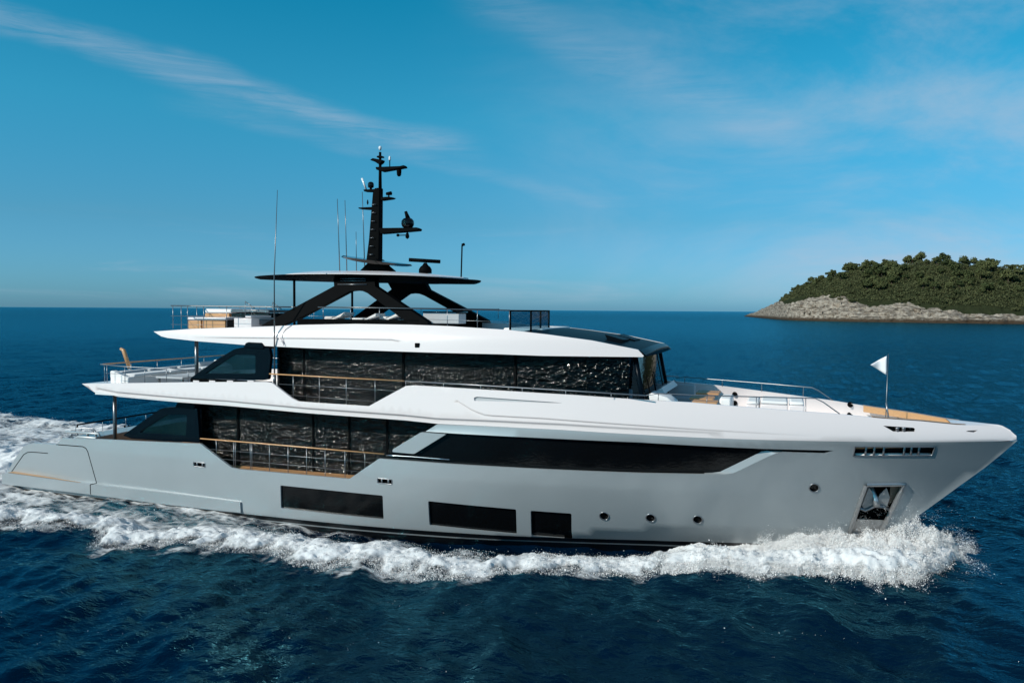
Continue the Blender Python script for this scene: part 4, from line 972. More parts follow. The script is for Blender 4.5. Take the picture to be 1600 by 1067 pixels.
pbox('cabinet_body', 'black_gloss', 361, 489, 420, 499, -1.4, 2.4, D); pbox('cabinet_top', 'dark_steel', 360, 484, 420, 488.6, -1.45, 2.5, D); pbox('cabinet_side', 'dark_steel', 393, 498.8, 408, 508, -2.2, 2.0, D)
pbox('step_box', 'white_gelcoat', 365.5, 497, 393, 512, -2.7, 1.6, Yt); pbox('step_box', 'white_gelcoat', 383, 492.8, 392.5, 496.8, -2.6, 1.3, Yt); pbox('locker_front', 'black_satin', 353.5, 500, 365, 513, -2.5, 1.6, Yt)
# loungers and bar between the arches
def lounger(u0, u1, v, y, label):
    a, b = at_y(u0, v, y), at_y(u1, v, y); zt = a[2]
    L = thing('sun_lounger', label, 'sun lounger', ((a[0]+b[0])/2, y+.4, 6.86), 'sun loungers under the hard top')
    mb = MB(); mb.box(a[0], b[0], y, y+.8, 6.9, zt-.12); mb.build('lounger_base', 'white_gelcoat', L, .04)
    mb = MB(); mb.box(a[0]+.02, b[0]-.5, y+.02, y+.78, zt-.12, zt); mb.build('mattress', 'cushion_white', L, .05)
    mb = MB(); mb.prism([(b[0]-.55, zt-.1), (b[0]+.05, zt+.18), (b[0]+.05, zt+.05), (b[0]-.45, zt-.12)], y+.02, y+.78); mb.build('headrest', 'cushion_white', L, .02)
lounger(505, 536, 494.5, -1.6, 'white sun lounger left of the arch opening, its end by the after leg')
lounger(548, 585, 496.5, -2.2, 'white sun lounger in the middle of the arch opening under the hard top')
lounger(590, 622, 494.5, -1.9, 'white sun lounger beside the forward leg of the black arch')
Bc = thing('bar_counter', 'grey glass fronted bar counter forward of the black arch on the sun deck', 'bar counter', (20.5, -1, 6.9))
pbox('counter_front', 'cushion_grey', 661, 489.5, 717, 506, -1.6, .7, Bc); pbox('counter_top', 'black_gloss', 660, 486.5, 718, 489.2, -1.65, .85, Bc)
mb = MB(); p = at_y(800, 512, -1.5); mb.box(p[0]-.2, p[0]+1.3, -1.9, 1.9, 6.9, p[2]); o = mb.build('sun_pad', 'cushion_white', None, .06, top=True); tag(o, 'low white sun pad behind the glass wind deflector on the sun deck', 'sun pad')
# fore deck seating, table, sun pads
def fseat():
    a, b = at_y(1015, 613, -2.3), at_y(1055, 628, -2.3)
    S2 = thing('deck_sofa', 'white foredeck sofa with rounded end ahead of the windscreen', 'sofa', ((a[0]+b[0])/2, -1.8, uz(a[0])))
    z0 = uz(a[0])+.01
    mb = MB(); mb.prism([(a[0], z0), (a[0], a[2]-.02), (a[0]+.1, a[2]), (b[0]-.25, a[2]-.12), (b[0], a[2]-.3), (b[0], z0)], -2.5, -1.5); mb.build('sofa_base', 'cushion_white', S2, .05)
    c, d = at_y(1016, 607, -1.4), at_y(1033, 614, -1.4)
    mb = MB(); mb.prism([(c[0], a[2]-.1), (c[0]+.4, c[2]+.05), (d[0], c[2]+.05), (d[0]+.15, a[2]-.1)], -1.45, 1.8); mb.build('backrest', 'cushion_white', S2, .05)
fseat()
a, b = at_y(1038, 598.5, 2.2), at_y(1086, 617, 2.2); z0 = uz(a[0])+.01
S3 = thing('deck_bench', 'grey shaded bench seat against the far foredeck bulwark behind the tables', 'bench', ((a[0]+b[0])/2, 2.4, z0))
mb = MB(); mb.box(a[0], b[0], 2.2, 2.42, z0+.3, a[2]); mb.build('backrest', 'cushion_grey', S3, .06)  # the roof's shade is put into the grey of this far seat
mb = MB(); mb.box(a[0]+.1, b[0], 1.4, 2.2, z0, z0+.42); mb.build('seat', 'cushion_grey', S3, .06)
def table(u0, u1, v, y, dy, label):
    a, b = at_y(u0, v, y), at_y(u1, v, y); z = a[2]; z0 = uz(a[0])+.01
    t_ = thing('teak_table', label, 'table', ((a[0]+b[0])/2, y+dy/2, z0), 'teak tables on the foredeck')
    mb = MB(); mb.box(a[0], b[0], y, y+dy, z-.07, z); mb.build('tabletop', 'teak', t_, .01)
    mb = MB(); c = (a[0]+b[0])/2; mb.tube([(c, y+dy/2, z0), (c, y+dy/2, z-.07)], .07, 10); mb.build('table_leg', 'steel', t_)
table(1087, 1123, 613.2, .3, 1.0, 'teak table standing highest and farthest among the foredeck tables')
table(1077, 1114, 621.5, -.9, .9, 'teak table in the middle of the three on the foredeck')
table(1081, 1120, 627.0, -1.75, .7, 'teak table nearest the rail on the foredeck')
a, b = at_y(1124, 622, -1.3), at_y(1142, 630, -1.3); mb = MB(); mb.box(a[0], b[0], -1.3, .2, uz(a[0]), a[2]); o = mb.build('deck_stool', 'cushion_white', None, .06, top=True); tag(o, 'white cube seat just forward of the teak tables', 'stool')
for i, (u0, u1, v) in enumerate(((1166, 1186, 628.5), (1188, 1231, 628), (1233, 1257, 629.5))):
    a, b = at_y(u0, v, -1.0), at_y(u1, v, -1.0)
    P_ = thing('sun_pad', ['short white sun pad nearest the teak tables on the foredeck', 'widest white sun pad in the middle of the foredeck row', 'white sun pad nearest the bow with the row behind it'][i], 'sun pad', ((a[0]+b[0])/2, -.2, uz(a[0])), 'white sun pads on the foredeck')
    mb = MB(); mb.box(a[0], b[0], -1.0, .8, uz(a[0])+.01, a[2]-.08); mb.build('pad_base', 'white_gelcoat', P_, .03)
    mb = MB(); mb.box(a[0]+.01, b[0]-.01, -.98, .78, a[2]-.08, a[2]+.04); mb.build('mattress', 'cushion_white', P_, .06)

# ------------------------------------------------------------------ wake foam and spray
def foam_material():
    m, nt, out = newmat('foam'); n = NT(nt); b = n.n('ShaderNodeBsdfPrincipled')
    g = n.n('ShaderNodeNewGeometry'); pos = g.outputs['Position']
    at = n.n('ShaderNodeAttribute'); at.attribute_name = 'foam'; d = at.outputs['Fac']
    lace = n.n('ShaderNodeTexVoronoi'); lace.feature = 'DISTANCE_TO_EDGE'; lace.inputs['Scale'].default_value = 1.0
    warp = n.n('ShaderNodeVectorMath', operation='ADD')
    wn = n.n('ShaderNodeTexNoise'); n.put(wn.inputs['Vector'], pos); wn.inputs['Scale'].default_value = 1.3; wn.inputs['Detail'].default_value = 4
    wsc = n.n('ShaderNodeVectorMath', operation='SCALE'); n.put(wsc.inputs[0], wn.outputs['Color']); wsc.inputs['Scale'].default_value = 1.4
    n.put(warp.inputs[0], n.mapping(pos, (1.1, 2.0, 1))); n.put(warp.inputs[1], wsc.outputs[0]); n.put(lace.inputs['Vector'], warp.outputs[0])
    strk = n.noise(n.mapping(pos, (.55, 3.2, 1), rot=(0, 0, -.06)), 1.5, 6, .65, .5)
    net = n.m('SUBTRACT', 1.0, n.m('MULTIPLY', lace.outputs['Distance'], 2.2), clamp=True)
    fine = n.noise(n.mapping(pos, (2.2, 4.5, 2)), 1.6, 7, .68, .8)
    v = n.m('ADD', n.m('ADD', n.m('MULTIPLY', fine, .42), n.m('MULTIPLY', strk, .34)), n.m('MULTIPLY', net, .26))
    a = n.ss(n.m('ADD', n.m('MULTIPLY', d, 1.15), v), .86, 1.36)
    a = n.m('MULTIPLY', a, n.ss(d, .02, .14))
    b.inputs['Base Color'].default_value = (.68, .69, .70, 1); b.inputs['Roughness'].default_value = .85; b.inputs['Specular IOR Level'].default_value = .2
    b.inputs['Subsurface Weight'].default_value = 0.0
    bp = n.n('ShaderNodeBump'); bp.inputs['Strength'].default_value = .5; bp.inputs['Distance'].default_value = .08
    n.put(bp.inputs['Height'], v); n.put(b.inputs['Normal'], bp.outputs[0])
    trn = n.n('ShaderNodeBsdfTransparent'); mx = n.n('ShaderNodeMixShader')
    n.put(mx.inputs[0], a); n.put(mx.inputs[1], trn.outputs[0]); n.put(mx.inputs[2], b.outputs[0])
    nt.links.new(mx.outputs[0], out.inputs[0]); return m
def hbw(x): return np.array([hb(float(q), .0) for q in np.atleast_1d(x)])
def crest_h(x): return np.interp(x, [-60, -12, 0, 8, 16, 22, 26, 29, 33, 35.5, 37.4, 38.4], [.12, .16, .16, .16, .16, .15, .11, .12, .24, .32, .20, .04])
def ridged(x, y, oct, seed): return 1-np.abs(2*fbm(x, y, oct, seed)-1)*2.0
def foam_fields(X_, Y_):
    ay_ = np.abs(Y_); jag = (fbm(X_*.55, np.sign(Y_)*3+X_*0, 3, 21)-.5)*1.9+(fbm(X_*2.3, Y_*1.2, 4, 31)-.5)*1.5
    o = outer(X_)+jag*np.interp(X_, [20, 36], [1, .5]); q = o-ay_                                # distance inside the outer edge
    wdt = np.interp(X_, [-60, 0, 10, 17, 22, 27, 32], [8, 5, 2.6, 2.3, 2.0, .75, 4.5])
    edge = np.clip((q+.15)/.8, 0, 1)
    crest = np.exp(-(np.maximum(q-np.interp(X_, [20, 25, 28, 31], [.9, .45, .45, .9]), 0)/wdt)**2)*edge
    body = np.interp(X_, [-60, -20, 0, 8, 13, 17, 21, 24, 29, 31], [.36, .44, .52, .44, .36, .24, .08, .02, .08, .7])*edge
    wob = fbm(X_*.35, Y_*.9, 4, 41); pat = fbm(X_*1.1, Y_*2.2, 4, 43)
    d = np.maximum(crest*np.interp(X_, [-60, -20, 0, 6, 14, 24, 34, 36, 37.3], [.28, .46, .48, .54, .80, .76, .80, .62, .35]), body)
    d = d*(.30+.75*wob+.75*pat)*np.where((Y_ > 0) & (X_ > 33), np.clip((34.5-X_)/1.5, 0, 1), 1)
    skirt = np.exp(-(np.maximum(-q, 0)/np.interp(X_, [0, 14, 30, 37], [.5, .9, .5, .2]))**2)*np.clip(1-q/1.5, 0, 1)*np.interp(X_, [-20, 2, 10, 34, 37], [.2, .3, .5, .45, .1])*(.2+1.2*pat*(.4+wob)); d = np.maximum(d, skirt)
    hull_d = ay_-np.interp(X_, HX, HW)                                                          # a line of churned water along the hull side
    d = np.maximum(d, np.exp(-(hull_d/.35)**2)*np.interp(X_, [0, 6, 16, 19, 28], [.7, .75, .5, .15, .1])*(.4+.9*pat))
    stern = np.clip((4-X_)/6, 0, 1)*np.exp(-(Y_/np.interp(X_, [-80, 0], [9, 4.4]))**4)*.80*(.5+.5*wob+.5*pat); d = np.maximum(d, stern)
    ch = crest_h(X_)*np.exp(-((q-1.0)/np.interp(X_, [0, 20, 30, 36], [.9, .8, .9, 1.3]))**2)*edge
    z = ch*(.35+.55*fbm(X_*.8, Y_*.8, 3, 51)+.6*ridged(X_*2.3, Y_*2.3, 5, 55))
    z = z+np.interp(X_, [29, 33, 35, 36.5, 37.5], [0, .12, .24, .22, .08])*np.clip(q/2.2, 0, 1)*(.4+1.0*fbm(X_*2.2, Y_*2.2, 5, 57))*edge
    t = np.clip(d, 0, 1)*np.interp(X_, [0, 14, 22, 30, 36], [.45, .55, .7, .75, .65])
    z = z+t*(.10*(ridged(X_*2.1, Y_*3.0, 4, 61)-.35)+.10*(ridged(X_*5.5, Y_*6.5, 4, 71)-.4))
    z = z+np.clip((2-X_)/4, 0, 1)*np.exp(-(Y_/4.5)**2)*np.interp(X_, [-40, -14, -3, 2], [.05, .35, .5, .1])*ridged(X_*.7, Y_*.9, 4, 81)
    fade = np.interp(X_, [-85, -55], [0, 1]); return d*fade, z*fade
def build_foam():
    ax = np.concatenate([np.arange(-84, -14, .24), np.arange(-14, 38.5, .055)])
    ay_ = np.concatenate([np.arange(-22, -10.2, .3), np.arange(-10.2, -3.0, .055), np.arange(-3.0, 3.0, .12), np.arange(3.0, 16, .13), np.arange(16, 22, .3)])
    X_, Y_ = np.meshgrid(ax, ay_, indexing='ij'); d, z = foam_fields(X_, Y_)
    H = np.broadcast_to(hbw(ax)[:, None], X_.shape)
    keep = (d > .015) & ~((np.abs(Y_) < H-.45) & (X_ > 1.3) & (X_ < 34.4))
    Z_ = sea_h(X_, Y_)+.03+np.maximum(z, -.02)
    F = quads(len(ax), len(ay_)); k = keep.ravel()[F].all(axis=1); F = F[k]
    used = np.unique(F); mp = np.full(X_.size, -1); mp[used] = np.arange(len(used))
    V = np.stack([X_, Y_, Z_], 2).reshape(-1, 3)[used]
    o = fastmesh('wake_foam', V, mp[F], foam_material()); o['kind'] = 'stuff'
    o['label'] = 'white churned foam of the bow wave and wake around the yacht'
    at = o.data.attributes.new('foam', 'FLOAT', 'POINT'); at.data.foreach_set('value', np.clip(d.ravel()[used], 0, 1).astype(np.float32))
build_foam()
def spray_material():
    m, nt, out = newmat('spray'); n = NT(nt)
    nn = n.n('ShaderNodeNewGeometry'); nv = n.n('ShaderNodeVectorMath', operation='MULTIPLY_ADD'); n.put(nv.inputs[0], nn.outputs['Normal']); nv.inputs[1].default_value = (.45,)*3; nv.inputs[2].default_value = (-.12, -.45, .75)
    df = n.n('ShaderNodeBsdfDiffuse'); n.put(df.inputs['Normal'], nv.outputs[0]); df.inputs[0].default_value = (.93, .935, .94, 1)
    tl = n.n('ShaderNodeBsdfTranslucent'); tl.inputs[0].default_value = (.93, .935, .94, 1)
    mx = n.n('ShaderNodeMixShader'); mx.inputs[0].default_value = .25; n.put(mx.inputs[1], df.outputs[0]); n.put(mx.inputs[2], tl.outputs[0])
    nt.links.new(mx.outputs[0], out.inputs[0]); return m
def build_spray():
    r = RNG; P = []; S = []
    def emit(n, x0, x1, fn):
        x = r.uniform(x0, x1, n); p, s = fn(x, n); P.append(p); S.append(s)
    def crest_fn(x, n):
        sd_ = np.where(r.random(n) < .93, -1, 1); q = r.gamma(2.0, .55, n)-.15
        o = outer(x)+((fbm(x*.55, sd_*3.0+x*0, 3, 21)-.5)*1.9)*np.interp(x, [20, 36], [1, .45]); y = sd_*(o-q)
        d, z = foam_fields(x, y); base = sea_h(x, y)+np.maximum(z, 0)
        h = r.exponential(1.0, n)*crest_h(x)*.34*np.exp(-np.maximum(q-.6, 0)*.7)*np.clip(fbm(x*1.6, y*1.6, 3, 97)*3-.9, 0, 2)
        return np.stack([x, y, base+h], 1), np.where(d > .05, 1.0, 0)*r.uniform(.5, 1.2, n)
    emit(110000, -6, 37, crest_fn); emit(90000, 14, 33, crest_fn)
    def bow_fn(x, n):
        sd_ = np.where((r.random(n) < .92) | (x > 33.5), -1, 1); a = r.random(n)
        i = np.array([hb(float(q), .35) for q in x]); jag = (fbm(x*.9+sd_*7, x*0, 4, 23)-.5)*1.6
        o = outer(x)+jag*np.interp(x, [28, 34, 38], [.6, 1, .7]); w_ = np.maximum(o-i, .0); y = i+w_*a**.85
        top_ = np.interp(x, [28, 30, 32, 34, 35.2, 36.2, 37.0, 37.8], [.03, .06, .20, .56, .84, .80, .60, .30])
        prof = np.clip(1-a, 0, 1)**.6*(.35+1.5*fbm(x*1.6, a*3+sd_, 4, 91)**1.3)
        h = top_*prof*r.random(n)**.6*(.6+.8*fbm(x*4, a*9, 3, 95))+.12*(1-a)
        ok = (w_ > .12) & (r.random(n) < np.interp(x, [35.4, 37.3], [1, .4])) & (r.random(n) < 1.25-a**3)
        return np.stack([x, sd_*y, sea_h(x, sd_*y)+h+.03], 1), np.where(ok, 1, 0)*r.uniform(.5, 1.25, n)
    emit(560000, 28.5, 37.4, bow_fn)
    def wisp_fn(x, n):                                    # torn fingers thrown clear of the bow wave
        jag = (fbm(x*.9-7, x*0, 4, 23)-.5)*1.6; o = outer(np.minimum(x, 37.2))+jag*np.interp(x, [28, 34, 38], [.6, 1, .7])
        fing = np.clip(fbm(x*3.2, x*0+2.5, 3, 121)*3.4-1.2, 0, 1.4); a = r.exponential(.17, n)*fing
        y = -(o-.25+a*np.interp(x, [28, 36], [.6, 1.1])); fx = np.where(x > 35, a*.8, a*.1)
        h = np.interp(x, [28, 33, 36, 37.4], [.10, .28, .42, .25])*r.random(n)**1.4*np.exp(-a*.8)+.04
        return np.stack([x+fx, y, sea_h(x+fx, y)+h], 1), r.uniform(.4, 1.1, n)
    emit(60000, 29.5, 37.4, wisp_fn)
    def mist_fn(x, n):                                    # fine mist hanging over the crest beside the stem
        y = -np.array([hb(float(q), .35) for q in x])-r.gamma(1.6, .55, n); h = r.gamma(2.2, .20, n)*np.interp(x, [31, 33.5, 35.5, 36.8, 37.6], [.35, .8, 1.15, 1.0, .5])
        return np.stack([x, y, h+.1], 1), np.where(fbm(x*2.0, h*3.0+y, 4, 131) > .47, .75, 0)*r.uniform(.4, 1.0, n)
    emit(70000, 31, 37.7, mist_fn)
    def stern_fn(x, n):
        y = r.uniform(-6, 14, n); d, z = foam_fields(x, y); return np.stack([x, y, sea_h(x, y)+np.maximum(z, 0)+r.exponential(.08, n)], 1), np.where(d > .25, 1.2, 0)*r.uniform(.6, 1.2, n)
    emit(16000, -30, 3, stern_fn)
    def glint_fn(x, n):                                   # white flakes standing in for glints on the near water
        y = r.uniform(-21, -8.5, n); f1 = fbm(x*.22, y*.35, 3, 111); f2 = fbm(x*1.7, y*2.6, 3, 113)
        return np.stack([x, y, sea_h(x, y)+.01], 1), np.where((f1 > .60) & (f2 > .62), 1.0, 0)*r.uniform(.5, 1.1, n)
    emit(3500, 12, 38, glint_fn)
    P = np.concatenate(P); S = np.concatenate(S); k = S > 0; P = P[k]; S = S[k]; n = len(P)
    S = S*r.choice([.007, .011, .017, .028], n, p=[.45, .33, .18, .04])
    D = r.normal(size=(n, 4, 3)); D /= np.linalg.norm(D, axis=2, keepdims=True)
    V = (P[:, None, :]+D*S[:, None, None]).reshape(-1, 3); b = np.arange(n)[:, None]*4
    F = np.concatenate([b+np.array([[0, 1, 2]]), b+np.array([[0, 3, 1]]), b+np.array([[1, 3, 2]])])
    o = fastmesh('bow_spray', V, F, spray_material(), False, 3); o['kind'] = 'stuff'; o['label'] = 'fine white spray thrown up along the bow wave and hull side'
build_spray()

# ------------------------------------------------------------------ the island
def island():
    us = np.array([1163, 1180, 1219, 1234, 1254, 1276, 1307, 1330, 1352, 1389, 1409, 1437, 1465, 1499, 1544, 1566, 1589, 1640, 1720, 1800, 1900])
    sh = np.interp(us, [1163, 1200, 1234, 1319, 1403, 1473, 1600, 1900], [494.3, 498, 500.5, 502.6, 503.8, 505, 506.6, 509])
    sk = np.interp(us, [1163, 1180, 1219, 1234, 1254, 1276, 1307, 1330, 1352, 1389, 1409, 1437, 1465, 1499, 1544, 1566, 1589, 1640, 1720, 1800, 1900],
                   [494, 488.5, 471, 461, 448, 439, 430, 424, 419, 421, 416, 410, 415, 414, 416, 423, 424, 430, 440, 455, 495])
    rk = np.interp(us, [1163, 1190, 1219, 1262, 1285, 1347, 1417, 1468, 1600, 1900], [494, 487, 471, 465.5, 468, 474, 478, 484, 487, 495])
    fine_u = np.linspace(1163, 1900, 330); sh = np.interp(fine_u, us, sh); sk = np.interp(fine_u, us, sk); rk = np.interp(fine_u, us, rk)
    ker = np.exp(-(np.arange(-12, 13)/5.0)**2); ker /= ker.sum(); sh, rk = (np.convolve(np.pad(q, 12, 'edge'), ker, 'valid') for q in (sh, rk))
    sk = np.convolve(np.pad(sk, 4, 'edge'), np.ones(9)/9, 'valid')
    st = []
    for u, a, b, c in zip(fine_u, sh, sk, rk):
        p = at_z(u, a, 0.0); d = p[:2]-CAM[:2]; r = np.linalg.norm(d); d /= r; dep = (ray(u, a)@FW)/np.linalg.norm(ray(u, a)[:2])
        def hgt(v, rr): dd = ray(u, v); return CAM[2]+dd[2]/np.linalg.norm(dd[:2])*rr
        taper = min(1, (u-1160)/120); wr = 8+16*taper; wk = 30+80*taper
        st.append((p[:2], d, wr, max(hgt(c, r+wr), .3), wk, max(hgt(b, r+wk), .4)))
    prof_n = 70; V = []; info = []
    for i, (p, d, wr, hr, wk, hk) in enumerate(st):
        for j in range(prof_n):
            t = j/(prof_n-1)*2.4
            if t < .35: q = t/.35; dist = wr*q; h = -1.5+(hr+1.5)*(q**.75)
            elif t < 1.2: q = (t-.35)/.85; dist = wr+(wk-wr)*q; h = hr+(hk-hr)*(1-(1-q)**1.35)
            else: q = (t-1.2)/1.2; dist = wk+(wk*1.5)*q; h = hk*(1-q**1.6)-2*q
            V.append((p[0]+d[0]*dist, p[1]+d[1]*dist, h)); info.append(t)
    V = np.array(V); T = np.array(info); n1 = fbm(V[:, 0]*.09, V[:, 1]*.09+V[:, 2]*.05, 5, 5)-.5; n2 = fbm(V[:, 0]*.35, V[:, 1]*.12+V[:, 2]*.5, 4, 6)-.5
    tb = .30+(fbm(V[:, 0]*.035, V[:, 1]*.035, 4, 12)-.5)*.34+.16*np.exp(-((V[:, 0]-62)/22)**2)*(fbm(V[:, 0]*.06, V[:, 1]*.1, 3, 14)); tb = np.where(np.repeat(np.arange(len(st)), prof_n) < 26, 3.0, tb); rocky = np.clip(1-(T-tb)/.06, 0, 1)
    V[:, 2] += (n1*6.0+n2*5.0)*np.clip(T/.10, 0, 1)*.75
    L = np.array([[-s[1][0], -s[1][1]] for s in st]).repeat(prof_n, axis=0)
    amt = ((fbm(V[:, 0]*.2+V[:, 2]*.4, V[:, 1]*.2, 4, 8)-.5)*14*rocky)*np.clip(T/.06, 0.2, 1); V[:, 0] += L[:, 0]*amt; V[:, 1] += L[:, 1]*amt
    m, nt, out = newmat('island_ground'); n = NT(nt); b = n.n('ShaderNodeBsdfPrincipled'); g = n.n('ShaderNodeNewGeometry'); pos = g.outputs['Position']
    at = n.n('ShaderNodeAttribute'); at.attribute_name = 'rock'; x, y, z = n.xyz(pos)
    nz = n.noise(n.mapping(pos, (.5, .5, 1.0)), .45, 8, .72, .6)
    strata = n.noise(n.mapping(pos, (.10, .10, .9), rot=(.12, .18, 0)), 1.0, 6, .65, .8)
    rock = n.mix(n.ss(nz, .36, .66), (.20, .165, .13, 1), (.49, .43, .36, 1))
    rock = n.mix(n.m('SUBTRACT', 1.0, n.ss(strata, .40, .50)), rock, (.10, .085, .07, 1))  # shade of the crevices painted dark into the rock colour
    wet = n.m('SUBTRACT', 1.0, n.ss(n.m('ADD', z, n.m('MULTIPLY', nz, 3.0)), 2.6, 6.0)); rock = n.mix(wet, rock, (.060, .042, .028, 1))
    veg = n.mix(n.noise(pos, .25, 6, .7), (.016, .023, .009, 1), (.04, .046, .020, 1))
    n.put(b.inputs['Base Color'], n.mix(n.ss(n.m('ADD', at.outputs['Fac'], n.m('MULTIPLY', n.m('SUBTRACT', nz, .5), .8)), .4, .6), veg, rock)); b.inputs['Roughness'].default_value = .95; b.inputs['Specular IOR Level'].default_value = .1
    bp = n.n('ShaderNodeBump'); bp.inputs['Strength'].default_value = 1.0; bp.inputs['Distance'].default_value = 1.6; n.put(bp.inputs['Height'], n.m('ADD', nz, strata)); n.put(b.inputs['Normal'], bp.outputs[0])
    nt.links.new(b.outputs[0], out.inputs[0])
    o = fastmesh('island_terrain', V, quads(len(st), prof_n)[:, ::-1], m); o['kind'] = 'structure'
    a = o.data.attributes.new('rock', 'FLOAT', 'POINT'); a.data.foreach_set('value', rocky.astype(np.float32))
    return V.reshape(len(st), prof_n, 3), fine_u
GRID, FU = island()
def leaf_mat(name, c0, c1):
    m, nt, out = newmat(name); n = NT(nt); b = n.n('ShaderNodeBsdfPrincipled'); oi = n.n('ShaderNodeObjectInfo'); g = n.n('ShaderNodeNewGeometry')
    f = n.m('ADD', n.m('MULTIPLY', oi.outputs['Random'], .6), n.m('MULTIPLY', n.noise(g.outputs['Position'], .6, 3), .5))
    n.put(b.inputs['Base Color'], n.mix(f, (*c0, 1), (*c1, 1))); b.inputs['Roughness'].default_value = .8; b.inputs['Specular IOR Level'].default_value = .15
    nt.links.new(b.outputs[0], out.inputs[0]); return m
LEAF = leaf_mat('pine_leaf', (.026, .046, .016), (.125, .135, .055)); SCRUB = leaf_mat('scrub_leaf', (.030, .044, .017), (.095, .10, .044)); pmat('bark', (.09, .065, .045), .9, var=.3, vs=3)
def crown_mesh(seed, kind):
    r = np.random.default_rng(seed); P = []; 
    nc = {'round': 24, 'umbrella': 16, 'bush': 12}[kind]; 
    for i in range(nc):
        a = r.uniform(0, 2*np.pi); q = r.random()**.5
        if kind == 'round': c = np.array([math.cos(a)*q*2.5, math.sin(a)*q*2.5, 3.6+r.uniform(-1.7, 2.0)*(1-q*.45)]); s = r.uniform(.8, 1.35)
        elif kind == 'umbrella': c = np.array([math.cos(a)*q*3.1, math.sin(a)*q*3.1, 5.2+r.uniform(-.4, 1.1)*(1-q*.5)]); s = r.uniform(.7, 1.1)
        else: c = np.array([math.cos(a)*q*2.1, math.sin(a)*q*2.1, 1.0+r.uniform(-.6, .9)*(1-q*.4)]); s = r.uniform(.7, 1.1)
        d = r.normal(size=(46, 3)); d /= np.linalg.norm(d, axis=1, keepdims=True); P.append(c+d*(s*r.uniform(.55, 1.05, (46, 1)))*[1, 1, .75])
    P = np.concatenate(P); n = len(P); A = r.normal(size=(n, 3)); A /= np.linalg.norm(A, axis=1, keepdims=True); B = np.cross(A, r.normal(size=(n, 3))); B /= np.linalg.norm(B, axis=1, keepdims=True)
    s = r.uniform(.22, .48, (n, 1)); V = np.stack([P-A*s, P-B*s*.7, P+A*s, P+B*s*.7], 1).reshape(-1, 3)
    me = bpy.data.meshes.new('crown'); me.from_pydata(V.tolist(), [], (np.arange(n)[:, None]*4+np.arange(4)).tolist()); me.materials.append(LEAF if kind != 'bush' else SCRUB); return me
def trunk_mesh(seed, kind):
    r = np.random.default_rng(seed); mb = MB(); h = {'round': 3.4, 'umbrella': 5.2, 'bush': .8}[kind]; b = r.uniform(-.5, .5)
    mb.tube([(0, 0, -1.0), (b*.3, 0, h*.5), (b, .1, h)], [.26, .2, .12], 7)
    for k in range(3): a = r.uniform(0, 6.28); mb.tube([(b*.6, 0, h*.7), (b+math.cos(a)*1.3, math.sin(a)*1.3, h+.6)], [.1, .05], 5)
    me = bpy.data.meshes.new('trunk'); me.from_pydata(mb.v, [], mb.f); me.materials.append(MAT['bark']); return me
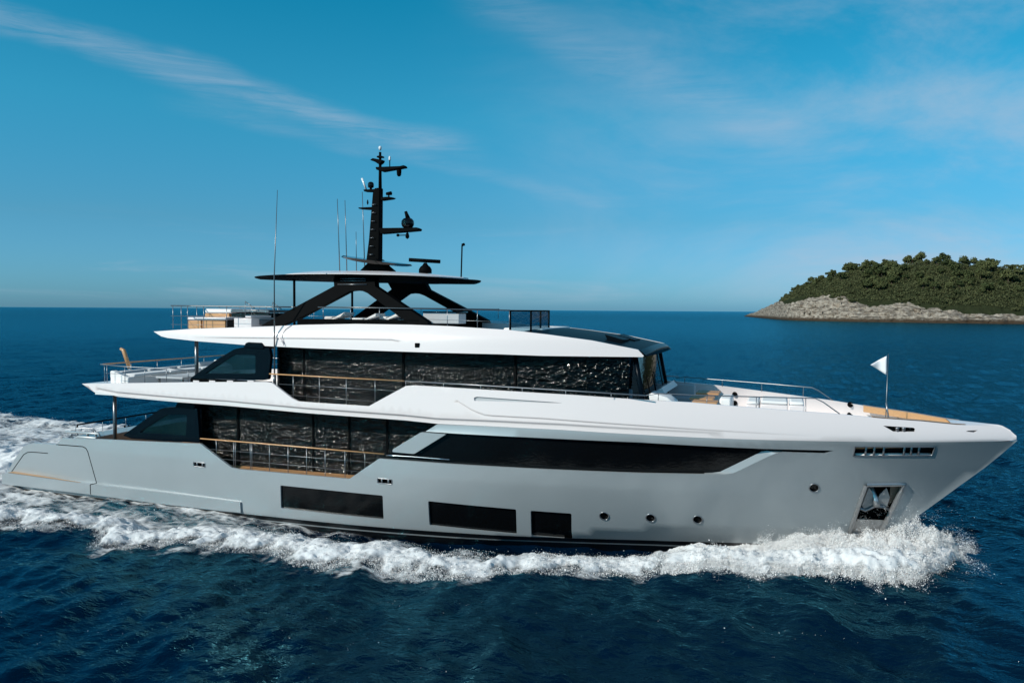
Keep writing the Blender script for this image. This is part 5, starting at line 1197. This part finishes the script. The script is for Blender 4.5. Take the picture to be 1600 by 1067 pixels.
def trees():
    kinds = [('round', s) for s in range(5)]+[('umbrella', s) for s in range(3)]+[('bush', s) for s in range(4)]
    meshes = {k: (crown_mesh(100+i, k[0]), trunk_mesh(200+i, k[0])) for i, k in enumerate(kinds)}
    r = random.Random(5); ns, npf = GRID.shape[:2]; cnt = {'round': 0, 'umbrella': 0, 'bush': 0}
    lab = {'round': ('pine_tree', 'round dark green pine in the dense wood covering the island slope', 'tree', 'pines in the island wood'),
           'umbrella': ('umbrella_pine', 'flat topped pine standing clear on the skyline of the island', 'tree', 'pines on the island skyline'),
           'bush': ('coastal_shrub', 'low olive green shrub at the edge of the pale rocks on the island', 'shrub', 'shrubs above the island rocks')}
    first = {}
    def put(kind, i, tt, sc):
        j = tt/2.4*(npf-1); j0 = int(j); p = GRID[i, j0]+(GRID[i, min(j0+1, npf-1)]-GRID[i, j0])*(j-j0)
        nm, lb, ct, gp = lab[kind]; k = (kind, r.randrange({'round': 5, 'umbrella': 3, 'bush': 4}[kind]))
        o = bpy.data.objects.new(nm, None); COL.objects.link(o); o.location = p; o.rotation_euler = (0, 0, r.uniform(0, 6.28)); s = sc*r.uniform(.8, 1.25); o.scale = (s, s, s*r.uniform(.85, 1.1))
        tag(o, lb, ct, gp)
        for q, me in zip(('crown', 'trunk'), meshes[k]): c = bpy.data.objects.new(q, me); COL.objects.link(c); c.parent = o
    imax = int(np.searchsorted(FU, 1625)); im = lambda u: int(np.searchsorted(FU, u))
    for u in (1330, 1336, 1349, 1356, 1300, 1290, 1420, 1437, 1500, 1507, 1546, 1570, 1582, 1590): put('umbrella', im(u+r.uniform(-2, 2)), 1.18+r.uniform(-.03, .05), .85)
    for k in range(205):
        u = r.uniform(1219, 1624); q = r.random(); lo = .58 if u > 1300 else .80
        t_ = lo+(1.26-lo)*q**.8; sc = r.choice((.5, .7, .9, 1.2, 1.5)) if u > 1262 else r.uniform(.45, .75)
        put('round', im(u), t_, sc)
    for k in range(90):
        u = r.uniform(1219, 1624); lo = .36 if u > 1290 else .50; put('bush', im(u), lo+r.uniform(0, .45), r.uniform(.6, 1.2))
def undergrowth():
    """the closed canopy of low growth between the trees"""
    r = np.random.default_rng(77); ns, npf = GRID.shape[:2]; n = 50000
    i = r.integers(25, int(np.searchsorted(FU, 1632)), n); j = r.uniform(.40, 1.35, n)/2.4*(npf-1); j0 = j.astype(int); p = GRID[i, j0]+(GRID[i, j0+1]-GRID[i, j0])*(j-j0)[:, None]
    tb = .31+(fbm(p[:, 0]*.035, p[:, 1]*.035, 4, 12)-.5)*.34+.16*np.exp(-((p[:, 0]-62)/22)**2)*(fbm(p[:, 0]*.06, p[:, 1]*.1, 3, 14)); t = j/(npf-1)*2.4
    k = (t > tb) & (fbm(p[:, 0]*.25, p[:, 1]*.25, 3, 19) > .28); p = p[k]; n = len(p)
    hh = 2.6*np.clip(fbm(p[:, 0]*.16, p[:, 1]*.16, 3, 15)*1.8-.35, .1, 1.5)
    p = p+np.stack([r.normal(0, .6, n), r.normal(0, .6, n), r.random(n)**.6*hh], 1)
    A = r.normal(size=(n, 3)); A /= np.linalg.norm(A, axis=1, keepdims=True); B = np.cross(A, r.normal(size=(n, 3))); B /= np.linalg.norm(B, axis=1, keepdims=True); s = r.uniform(.3, .75, (n, 1))
    V = np.stack([p-A*s, p-B*s*.7, p+A*s, p+B*s*.7], 1).reshape(-1, 3)
    o = fastmesh('island_scrub', V, np.arange(n)[:, None]*4+np.arange(4), SCRUB, False); o['kind'] = 'stuff'; o['label'] = 'low dense scrub covering the island between its trees'
undergrowth()
trees()
